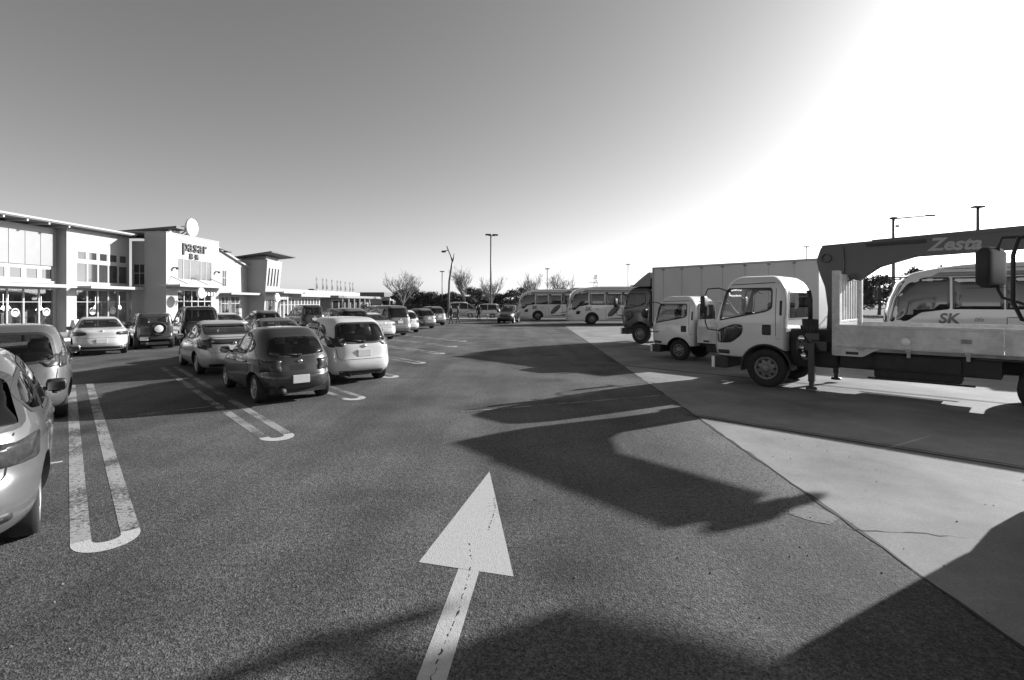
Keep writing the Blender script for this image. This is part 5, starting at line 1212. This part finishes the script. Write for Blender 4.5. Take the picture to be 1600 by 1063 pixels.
# ------------------------------------------------------------------ coaches
def make_coach():
    root = empty('coach'); pm = paint('coach_white', .66)
    S = dict(paint=pm, wr=.5, wells=[(3.75, .62, .7), (-2.7, .62, .7)], n=(14, 9), roof=.10, trim=False, res=.3,
        rear=[(.28, -5.8), (.4, -5.95), (1.2, -6.0), (2.0, -5.98), (2.9, -5.85), (3.3, -5.7), (3.42, -5.5)],
        front=[(.28, 5.85), (.4, 5.97), (1.0, 6.0), (1.6, 5.95), (2.2, 5.82), (2.8, 5.58), (3.15, 5.2), (3.3, 4.7), (3.42, 4.0)],
        width=[(.28, 1.2), (.4, 1.24), (1.5, 1.25), (2.2, 1.24), (2.9, 1.20), (3.2, 1.12), (3.42, .9)],
        back=dict(p=[(.95, 2.1), (.9, 2.95), (-.9, 2.95), (-.95, 2.1)], r=.1), screen=dict(p=[(1.08, 1.15), (1.02, 2.9), (-1.02, 2.9), (-1.08, 1.15)], r=.12))
    bvh = vehicle_body(root, S)
    xs = [4.0, 2.55, 1.05, -.45, -1.95, -3.45, -5.0, -5.6]
    for ax in 'LR':
        patch(bvh, rp([(5.85, 1.28), (5.3, 1.32), (4.9, 1.65), (4.05, 1.78), (4.05, 2.98), (4.8, 2.98), (5.3, 2.75), (5.65, 2.2)], .08), ax, 'window', M_BGLASS, root, off=.006, res=.2)
        for a, b in zip(xs, xs[1:]): patch(bvh, rp([(a-.02, 1.78), (b+.02, 1.78), (b+.02, 2.96), (a-.02, 2.96)], .03), ax, 'window', M_BGLASS, root, off=.006, res=.25)
        patch(bvh, [(4.9, 3.0), (4.4, 3.30), (-5.4, 3.34), (-5.7, 3.0)], ax, 'roof_shade', mat('coach_grey', .20, .4, coat=.5), root, off=.006, res=.3)  # grey band paints the shade of the roof side over the white body
        patch(bvh, rp([(2.6, .50), (1.0, .62), (-.4, 1.0), (-1.2, 1.55), (-2.2, 1.62), (-1.9, 1.25), (-.2, .52)], .05), ax, 'swoosh', mat('livery_dark', .07, .4, coat=.5), root, off=.005, res=.2)
        patch(bvh, rp([(2.8, .78), (1.6, .80), (.1, 1.08), (-.7, 1.5), (-.8, 1.15), (.6, .84)], .03), ax, 'swoosh', mat('livery_mid', .25, .4, coat=.5), root, off=.009, res=.2)
        patch(bvh, [(1.75+.95*math.cos(t*.3142)*.55-.42*math.sin(t*.3142)*.5, 1.22+.46*math.sin(t*.3142)-.25*math.cos(t*.3142)) for t in range(20)], ax, 'emblem', MATS['livery_dark'], root, off=.012, res=.2)
        patch(bvh, rp([(5.25, .92), (4.9, .92), (4.8, 1.22), (5.2, 1.22)], .06), ax, 'side_vent', M_BGLASS, root, off=.006)
        for a, b in ((2.5, 1.0), (.95, -.5), (-.55, -1.9)): ribbon(bvh, [(a, .45), (b, .45), (b, 1.5), (a, 1.5)], ax, 'hatch_gap', M_SEAM, root, w=.02, closed=True)
    for s in (1, -1):
        for x in (3.75, -2.7): add_wheel(root, x, s*1.08, .5, .28, 'truck')
        p = [(s*.7, .6), (s*.7, .85), (s*1.12, .95), (s*1.12, .65)]; patch(bvh, rp(p, .05), 'F', 'headlight', M_LAMPC, root)
        p = [(s*.95, .8), (s*.95, 1.6), (s*1.12, 1.6), (s*1.12, .8)]; patch(bvh, rp(p, .05), 'B', 'tail_light', M_LAMP, root)
        m = MB(); m.tube([(5.3, s*1.05, 3.0), (6.0, s*1.25, 3.0), (6.2, s*1.32, 2.8), (6.2, s*1.32, 2.6)], .03, 6); m.box(6.1, 6.26, s*1.32-.1, s*1.32+.1, 2.1, 2.6, .04); m.build('mirror', M_TRIM, root)
    m = MB(); m.box(-2.2, -.2, -.9, .9, 3.51, 3.68, .08); m.build('roof_unit', pm, root)
    m = MB(); m.box(-5.4, 5.4, -1.0, 1.0, .3, .6); m.build('underbody', M_DARK, root)
    o = on_left(root, 'SK', .52, 4.1, 1.268, 1.42, MATS['livery_dark'], shear=.15, bold=.015)
    on_left(root, 'life', .22, 3.25, 1.268, 1.40, MATS['coach_grey'], shear=.2)
    return root
coach = make_coach()
def place_coach(o, front_left, rz, label):
    setat(o, (5.9, 1.25), front_left, rz); tag(o, label, 'coach', 'white coaches with a dark swoosh')
place_coach(coach, (.75, 57.5), 181, 'white coach at the end of the lane, its nose behind the black car')
place_coach(copy_tree(coach), (5.2, 47.0), 180, 'white coach overlapping the farther one, its rear behind the dark truck cab')
place_coach(copy_tree(coach), (14.7, 20.0), 147, 'white coach seen above the flatbed of the crane truck')

# ------------------------------------------------------------------ parked cars
def C(*a, **k): return car(*a, **k)
o, bvh = C('wagon', SILV, (-4.22, 4.58), 'RR', 'silver estate car cut off at the left picture edge beside the worn double line', scale=(1, 1, 1.06))
KIND['wagon'][0]['used'] = 1
C('hatch', DGREY, (-5.25, 10.4), 'RL', 'dark grey hatchback with pale licence plate parked in front of the silver liftback')
C('mpv', WHITE, (-3.63, 13.95), 'RR', 'white tall hatchback with dark rear window right of the dark grey hatchback', scale=(1.07, 1.05, 1.05))
C('fastback', PEARL, (-8.98, 14.55), 'RL', 'silver-white liftback just ahead of the dark grey hatchback')
C('sedan', WHITE, (-16.15, 20.1), 'RC', 'white sedan seen from behind in front of the shop glass')
jim, jb = C('offroad', paint('paint_dark_green', .05), (-15.8, 22.6), 'RC', 'dark boxy off-road car with a spare wheel on its tailgate', scale=(.94, .94, .95))
C('van', BLK, (-15.35, 25.1), 'RC', 'black minivan beside the off-road car')
C('mpv', SILV, (-8.02, 9.25), 'RR', 'silver tall hatchback ahead of the silver estate at the left edge', scale=(1, 1, 1.05))
C('sedan', WHITE, (-15.2, 27.6), 'RC', 'low white car showing only its roof beside the black minivan')
C('wagon', LGREY, (-14.7, 30.7), 'RC', 'light grey estate car in the row before the flared tower', scale=(1, 1, 1))
C('sedan', SILV, (-8.25, 18.5), 'RC', 'silver sedan half hidden between dark hatchback and white tall hatchback')
C('suv', LGREY, (-7.9, 25.4), 'RC', 'light grey suv rising behind the white tall hatchback roof')
C('sedan', WHITE, (-6.65, 28.3), 'RR', 'white sedan right behind the white tall hatchback')
C('van', SILV, (-6.62, 31.6), 'RR', 'silver minivan with dark windows behind the white sedan tail')
C('hatch', WHITE, (-6.42, 34.7), 'RR', 'small white hatchback between silver minivan and grey estate')
C('wagon', LGREY, (-6.2, 40.0), 'RR', 'grey estate car last but one of the lane row', scale=(1, 1, 1))
C('mpv', LGREY, (-6.15, 45.2), 'RR', 'light grey tall hatchback, last of the lane row')
C('suv', WHITE, (-11.6, 44.5), 'RC', 'white suv behind the grey estate cars at the far end')
C('suv', BLK, (-.1, 51.5), 'RC', 'black suv facing the camera at the end of the lane', rz=-100, group='cars driving')
C('van', DGREY, (-14.4, 36.5), 'RC', 'dark grey minivan in the far row before the low wing')
C('hatch', SILV, (-13.9, 41.0), 'RC', 'silver hatchback in the far row before the low wing')
# vans beyond the kerb island
C('van', WHITE, (-2.4, 64.5), 'RC', 'white minivan side-on behind the tall lamp post', rz=178, group='vans beyond the kerb island')
C('van', WHITE, (-7.3, 65.5), 'RC', 'white minivan side-on left of the tall lamp post', rz=4, group='vans beyond the kerb island', scale=(1, 1, 1.12))
C('suv', WHITE, (2.0, 66.5), 'RC', 'white suv behind the black suv', rz=176, group='vans beyond the kerb island')
# spare wheel on the off-road car
t, r_ = wheel_meshes(.33, .2, 'five', (.33, .2, 'five'))
sp = link('spare_wheel', t, jim); sp.location = (-1.60, -.12, .93); sp.rotation_euler = (0, 0, R(90))
m = MB(); m.lathe([(.17, .10), (.165, .125), (.15, .13), (.001, .135)], n=28); q = m.build('wheel_cover', M_SIGNW, sp)
# oval stickers on the silver estate's rear window
root = KIND['wagon'][0]
for (y, z) in ((-.50, 1.06), (-.49, 1.14)):
    patch(bvh, [(y+.055*math.cos(t*.524), z+.028*math.sin(t*.524)) for t in range(12)], 'B', 'sticker', M_SIGNW, root, off=.012, res=.04)

M_POST = mat('lamp_grey', .14, .5, metal=.2, var=.2)
# ------------------------------------------------------------------ street lamps
def lamp_post(x, y, h, kind, label, r=.09, arm=1.2, adir=0, name='street_lamp', group='lamp posts'):
    root = empty(name, (x, y, 0), adir, label, 'lamp post', group); m = MB()
    m.lathe([(r*2.2, 0), (r*2.2, .04), (r*1.5, .05), (r*1.4, .5), (r*1.2, .55)], axis='z', n=12); m.build('base', M_POST, root)
    m = MB(); m.tube([(0, 0, .5), (0, 0, h*.5), (0, 0, h)], [r*1.2, r, r*.8], 10); m.build('post', M_POST, root)
    if kind == 'twin':
        for s in (-.35, .55): m = MB(); m.box(s-.35, s+.35, -.22, .22, h-.02, h+.16, .05); m.build('lamp_head', M_TRIM, root)
        m = MB(); m.tube([(-.3, 0, h-.05), (.5, 0, h-.05)], .04, 6); m.build('bracket', M_POST, root)
    elif kind == 'arm':
        m = MB(); m.tube([(0, 0, h-.1), (arm, 0, h+.12)], .05, 8); m.build('bracket', M_POST, root)
        m = MB(); m.box(arm-.1, arm+.6, -.14, .14, h+.08, h+.2, .04); m.build('lamp_head', M_POST, root)
        m = MB(); m.box(-.2, .2, -.16, .16, h-.15, h+.02, .04); m.box(.18, .42, -.07, .07, h-.75, h-.6, .03); m.tube([(0, 0, h-.68), (.2, 0, h-.68)], .025, 6); m.build('camera_box', M_TRIM, root)
    else:
        m = MB(); m.box(-.4, .4, -.22, .22, h, h+.14, .05); m.build('lamp_head', M_TRIM, root)
    return root
lamp_post(-2.68, 65, 10.5, 'twin', 'tallest lamp post with twin flat heads at the end of the lane', .11, adir=15)
lamp_post(29.8, 40, 8.65, 'arm', 'lamp post with a long side arm above the crane boom', .12, 2.6)
lamp_post(36.4, 40, 9.4, 'flat', 'lamp post with flat head above the crane boom, rightmost', .13)
lamp_post(-12, 88, 7.2, 'flat', 'thin far lamp post left of the curved lamp', .09)
lamp_post(6.2, 90, 7.8, 'flat', 'thin far lamp post above the farther coach', .09)
lamp_post(20.4, 90, 8.6, 'flat', 'thin far lamp post above the nearer coach', .09)
lamp_post(46, 80, 10.6, 'flat', 'far lamp head just above the box truck roof', .09)
lamp_post(49.4, 80, 10.7, 'flat', 'far lamp head beside the crane column top', .09)
# curved forked lamp
root = empty('curved_lamp', (-7.4, 60, 0), 0, 'curved lamp post with a forked top and one small head', 'lamp post', 'lamp posts'); m = MB()
m.lathe([(.2, 0), (.2, .04), (.14, .06), (.13, .5)], axis='z', n=12); m.build('base', M_POST, root)
m = MB(); m.tube([(0, 0, .4), (-.02, 0, 2.5), (.05, 0, 4.5), (.28, 0, 6.0), (.42, 0, 6.8)], [.14, .13, .12, .11, .10], 10); m.build('post', M_POST, root)
m = MB(); m.tube([(.42, 0, 6.75), (.25, 0, 7.4), (-.05, 0, 8.1), (-.25, 0, 8.6)], [.09, .08, .07, .05], 8); m.tube([(.42, 0, 6.75), (.55, 0, 7.2), (.62, 0, 7.7)], [.08, .07, .05], 8); m.tube([(-.05, 0, 8.1), (-.45, 0, 8.05)], .05, 6); m.build('fork', M_POST, root)
m = MB(); m.box(-.85, -.35, -.2, .2, 7.85, 8.05, .06); m.build('lamp_head', M_TRIM, root)
# transmission pylon far off
root = empty('pylon', (49, 300, 0), 20, 'small far lattice pylon above the coaches', 'pylon'); m = MB()
for sx, sy in ((1, 1), (1, -1), (-1, 1), (-1, -1)): m.tube([(sx*2, sy*2, 0), (sx*.4, sy*.4, 18)], .14, 5)
for i in range(6):
    z = 3*i; k = 2-1.6*z/18; k2 = 2-1.6*(z+3)/18
    for s in (1, -1): m.tube([(-k, s*k, z), (k2, s*k2, z+3)], .07, 4); m.tube([(s*k, -k, z), (s*k2, k2, z+3)], .07, 4)
m.build('lattice', M_GALV, root)
for z, w in ((13.5, 4.5), (16, 3.2)):
    m = MB(); m.tube([(-w, 0, z), (w, 0, z)], .16, 5); m.build('cross_arm', M_GALV, root)
# low rail on the kerb island
rail = empty('guard_rail', (-8.8, 58.35, .16), 0, 'low pale guard rail along the kerb island', 'fence')
for i in range(6): m = MB(); m.tube([(i*2.0, 0, 0), (i*2.0, 0, .62)], .04, 6); m.build('post', M_GALV, rail)
for z in (.32, .58): m = MB(); m.tube([(0, 0, z), (10, 0, z)], .035, 6); m.build('rail', M_GALV, rail)

# ------------------------------------------------------------------ trees
M_BARK = mat('bark', .16, .9, var=.4, scale=4); M_TWIG = mat('twig', .26, .9, var=.3)
def leaf_mat():
    m, t, b = _new('leaf'); oi = t.nodes.new('ShaderNodeObjectInfo'); tc = t.nodes.new('ShaderNodeTexCoord'); n = t.nodes.new('ShaderNodeTexNoise'); n.inputs['Scale'].default_value = 1.3; n.inputs['Detail'].default_value = 4
    t.links.new(tc.outputs['Object'], n.inputs['Vector']); r = t.nodes.new('ShaderNodeMapRange'); r.inputs[1].default_value = .3; r.inputs[2].default_value = .7; r.inputs[3].default_value = .06; r.inputs[4].default_value = .15
    t.links.new(n.outputs['Fac'], r.inputs[0]); t.links.new(r.outputs[0], b.inputs['Base Color']); b.inputs['Roughness'].default_value = .7; MATS['leaf'] = m
    return m
M_LEAF = leaf_mat()
def evergreen_meshes(seed):
    q = random.Random(seed); tr = MB(); h = 5.5
    tr.tube([(0, 0, 0), (.1, .05, 1.5), (0, .1, 3.2), (.1, 0, 4.6)], [.2, .16, .11, .04], 8)
    cl = []
    for i in range(26):
        a = q.uniform(0, 6.28); z = q.uniform(1.3, 5.4); rr = (1.9 if z < 3.6 else 1.9-(z-3.6)*.75)*q.uniform(.35, 1); c = Vector((math.cos(a)*rr, math.sin(a)*rr, z)); cl.append((c, q.uniform(.5, .95)))
        tr.tube([(0, 0, max(.8, z-1.0)), (c.x*.5, c.y*.5, z-.4), tuple(c)], [.06, .04, .015], 5)
    v = []; f = []
    for c, r in cl:
        for k in range(120):
            d = Vector((q.gauss(0, 1), q.gauss(0, 1), q.gauss(0, .8))).normalized()*r*q.uniform(.45, 1.05); p = c+d
            s = q.uniform(.07, .15); n = Vector((q.uniform(-1, 1), q.uniform(-1, 1), q.uniform(-.3, 1))).normalized(); a = n.orthogonal().normalized(); b = n.cross(a); ph = q.uniform(0, 6.28)
            a, b = a*math.cos(ph)+b*math.sin(ph), b*math.cos(ph)-a*math.sin(ph); i = len(v)
            v += [p-a*s*1.6, p-b*s*.7, p+a*s*1.6, p+b*s*.7]; f.append((i, i+1, i+2, i+3))
    me = bpy.data.meshes.new('crown'); me.from_pydata(v, [], f); me.materials.append(M_LEAF); me.update()
    return tr.mesh('trunk', M_BARK), me
def bare_meshes(seed, h=8.0, spread=.5):
    q = random.Random(seed); tr = MB(); cr = MB()
    def grow(p, d, L, r, lev):
        n = 4; pts = [p]; 
        for i in range(n):
            d = (d+Vector((q.gauss(0, .09), q.gauss(0, .09), .05))).normalized(); pts.append(pts[-1]+d*L/n)
        (tr if lev == 0 else cr).tube(pts, [max(.013, r*(1-.55*i/n)) for i in range(n+1)], 6 if lev < 2 else 4, caps=False)
        if lev >= 4: return
        for k in range((8, 6, 4, 3)[lev]):
            t = q.uniform(.45, 1.0) if lev else q.uniform(.75, 1.0); i = min(n-1, int(t*n)); b = pts[i].lerp(pts[i+1], t*n-i)
            a = q.uniform(0, 6.28); s = Vector((math.cos(a), math.sin(a), 0)); nd = (d+s*q.uniform(.25, .75)*(spread*2 if lev == 0 else .85)).normalized(); nd.z = abs(nd.z)*.8+.25
            grow(b, nd.normalized(), L*(1.5 if lev == 0 else .62)*q.uniform(.8, 1.1), r*(.5 if lev == 0 else .5), lev+1)
    grow(Vector((0, 0, 0)), Vector((0, 0, 1)), h*.26, h*.02, 0)
    return tr.mesh('trunk', M_BARK), cr.mesh('crown', M_TWIG)
EV = [evergreen_meshes(s) for s in (1, 2, 3, 4)]; BR = [bare_meshes(11, 8.0, .5), bare_meshes(12, 9, .22), bare_meshes(13, 8, .4)]
def tree(kind, i, x, y, sc, rz, label, group, name):
    t, c = kind[i % len(kind)]; root = empty(name, (x, y, 0), rz, label, 'tree', group); root.scale = (sc[0], sc[0], sc[1])
    link('trunk', t, root); link('crown', c, root)
bare = [(-16.9, 80, (1.0, .86), 0, 'broad bare tree with fanned branches left of the curved lamp'), (-7.3, 82, (.95, .86), 1, 'tall narrow bare tree between the two lamp posts'), (-3.3, 84, (.85, .78), 2, 'bare tree right behind the tall lamp post'),
        (3.4, 86, (.8, .88), 2, 'bare tree rising above the nose of the farther coach'), (8.2, 88, (.85, .9), 0, 'bare tree above the meeting of the two coaches')]
for k, (x, y, sc, i, l) in enumerate(bare): tree(BR, i, x, y, sc, 40*k, l, 'bare winter trees', 'bare_tree')
q = random.Random(5)
ords = ['first', 'second', 'third', 'fourth', 'fifth', 'sixth', 'seventh', 'eighth', 'ninth', 'tenth', 'eleventh', 'twelfth', 'thirteenth', 'fourteenth', 'fifteenth', 'sixteenth']
for i in range(14):
    x = -20.0+i*2.0+q.uniform(-.5, .5); y = q.uniform(90, 96)
    tree(EV, i, x, y, (q.uniform(.9, 1.2), q.uniform(.60, .82)), q.uniform(0, 360), '%s dark evergreen from the left in the tree line behind the vans' % ords[i], 'evergreens behind the lot', 'evergreen_tree')
for i in range(14):
    x = 10+i*3.2+q.uniform(-.6, .6); y = 100-i*.7+q.uniform(-2, 2)
    tree(EV, i+1, x, y, (q.uniform(1.05, 1.4), q.uniform(.62, .85)), q.uniform(0, 360), '%s dark evergreen from the left in the tree line behind coaches and trucks' % ords[i], 'evergreens behind the trucks', 'evergreen_tree')
for i in range(16):
    x = 52+i*2.7; y = 84-i*2.3+q.uniform(-2, 2)
    tree(EV, i+2, x, y, (q.uniform(1.05, 1.4), q.uniform(1.0, 1.3)), q.uniform(0, 360), '%s dark evergreen from the left in the tree line right of the crane column' % ords[i], 'evergreens at the right edge of the lot', 'evergreen_tree')
# clipped hedge at the foot of the trees: uncountable small leaves
v = []; f = []
for i in range(9000):
    x = q.uniform(-26, 50); y = 87.5+q.uniform(-.6, .6); z = abs(q.gauss(.7, .45)); s = q.uniform(.10, .2); n = Vector((q.uniform(-1, 1), q.uniform(-1, 1), q.uniform(-.3, 1))).normalized(); a = n.orthogonal().normalized(); b = n.cross(a); p = Vector((x, y, min(z, 1.6))); k = len(v)
    v += [p-a*s, p-b*s*.7, p+a*s, p+b*s*.7]; f.append((k, k+1, k+2, k+3))
me = bpy.data.meshes.new('hedge'); me.from_pydata(v, [], f); me.materials.append(M_LEAF); me.update(); tag(link('hedge', me), 'low dark hedge at the foot of the trees', 'hedge', kind='stuff')

# ------------------------------------------------------------------ people
M_SKIN = mat('skin', .35, .6, var=.08); M_HAIR = mat('hair', .02, .6)
def person(loc, rz, top, bot, label, stride=.18, arm=.1):
    J = {'pel': ((0, 0, .95), .15), 'waist': ((0, 0, 1.08), .135), 'chest': ((0, 0, 1.32), .155), 'neck': ((0, 0, 1.49), .06), 'jaw': ((.02, 0, 1.56), .075), 'head': ((.01, 0, 1.65), .10), 'crown': ((0, 0, 1.73), .07)}
    E = [('pel', 'waist'), ('waist', 'chest'), ('chest', 'neck'), ('neck', 'jaw'), ('jaw', 'head'), ('head', 'crown')]
    for s, n in ((1, 'l'), (-1, 'r')):
        f = stride*s
        J.update({n+'hip': ((0, s*.09, .90), .10), n+'knee': ((f*.5+.02, s*.10, .50), .065), n+'ank': ((f-.04, s*.10, .09), .045), n+'toe': ((f+.12, s*.11, .045), .04),
                  n+'sh': ((0, s*.19, 1.40), .065), n+'el': ((-f*arm*4-.02, s*.25, 1.13), .05), n+'wr': ((-f*arm*6+.06, s*.25, .90), .036), n+'hand': ((-f*arm*6+.09, s*.24, .82), .04)})
        E += [('pel', n+'hip'), (n+'hip', n+'knee'), (n+'knee', n+'ank'), (n+'ank', n+'toe'), ('chest', n+'sh'), (n+'sh', n+'el'), (n+'el', n+'wr'), (n+'wr', n+'hand')]
    names = list(J); me = bpy.data.meshes.new('body'); me.from_pydata([J[n][0] for n in names], [(names.index(a), names.index(b)) for a, b in E], [])
    o = bpy.data.objects.new('tmp', me); COL.objects.link(o); o.modifiers.new('s', 'SKIN'); sub = o.modifiers.new('u', 'SUBSURF'); sub.levels = 1
    for i, n in enumerate(names): me.skin_vertices[0].data[i].radius = (J[n][1], J[n][1]); me.skin_vertices[0].data[i].use_root = (n == 'pel')
    m2 = bpy.data.meshes.new_from_object(o.evaluated_get(bpy.context.evaluated_depsgraph_get())); bpy.data.objects.remove(o, do_unlink=True)
    m2.materials.clear()
    for k in (bot, top, M_SKIN, M_HAIR, M_BLACK): m2.materials.append(k)
    for p in m2.polygons:
        c = p.center; p.use_smooth = True
        p.material_index = 4 if c.z < .10 else (3 if c.z > 1.69 or (c.z > 1.58 and c.x < -.02) else (2 if c.z > 1.50 or (abs(c.y) > .17 and c.z < .88) else (1 if c.z > .93 else 0)))
    r = empty('person', loc, rz, label, 'person', 'people on foot'); link('body', m2, r)
    return r
PD = mat('dark_coat', .03, .8); PM = mat('grey_coat', .12, .8); PL_ = mat('light_coat', .45, .8); PJ = mat('denim', .08, .85)
person((-5.6, 47.0, 0), 200, PD, PD, 'person in dark clothes walking past the last car of the row')
person((-5.05, 47.9, 0), 190, PM, PJ, 'person in a grey coat beside the one in dark clothes', .15)
person((-3.45, 53.5, 0), -80, PD, PD, 'person in dark clothes standing alone left of the tall lamp post', .1)
person(rot_uv(-25.8, 40.5)+(.13,), 80, PL_, PD, 'person in a light coat on the pavement before the entrance', .2)

# ------------------------------------------------------------------ unseen cantilever sign, added to cast the soft foreground shadow
CS = empty('shadow_sign', (16.7, 10.9, 0), 156, 'unseen cantilever sign added to cast the soft shadow across the foreground', 'sign')
m = MB(); m.lathe([(.45, 0), (.45, .05), (.2, .07)], axis='z', n=16); m.build('base_plate', M_GALV, CS)
m = MB(); m.tube([(0, 0, 0), (0, 0, 4), (0, 0, 8.4)], [.17, .15, .13], 14); m.build('post', M_GALV, CS)
for z in (6.3, 7.8): m = MB(); m.tube([(0, 0, z), (2.15 if z > 7 else 2.78, 0, z)], .07, 10); m.build('arm', M_GALV, CS)
m = MB(); m.box(.22, 2.2, .09, .13, 5.82, 8.3, .015); m.build('panel', mat('shadow_sign_grey', .12, .5), CS)
m = MB(); m.box(2.60, 2.78, .09, .13, 5.98, 6.66, .01); m.build('streak_panel', MATS['shadow_sign_grey'], CS)  # unseen bar added for the thin shadow streak beside the main one
for x in (.5, 1.2, 1.9): m = MB(); m.box(x-.03, x+.03, .071, .088, 5.87, 8.25); m.build('panel_rib', M_GALV, CS)

# loose grit on the ground: uncountable small stones
q = random.Random(21); gm = MB()
for i in range(420):
    x = q.uniform(-6, 7); y = q.uniform(2.6, 13); r = q.uniform(.004, .011); a = q.uniform(0, 6.28); z0 = .002
    c, s_ = math.cos(a)*r, math.sin(a)*r
    gm.add([(x+c, y+s_, z0), (x-s_, y+c, z0), (x-c, y-s_*.8, z0), (x+s_, y-c, z0), (x+c*.2, y+s_*.2, z0+r*1.1)], [(0, 1, 4), (1, 2, 4), (2, 3, 4), (3, 0, 4)])
tag(gm.build('grit', mat('grit_stone', .22, .9, var=.5, scale=3)), 'loose pale grit scattered over the asphalt', 'grit', kind='stuff')
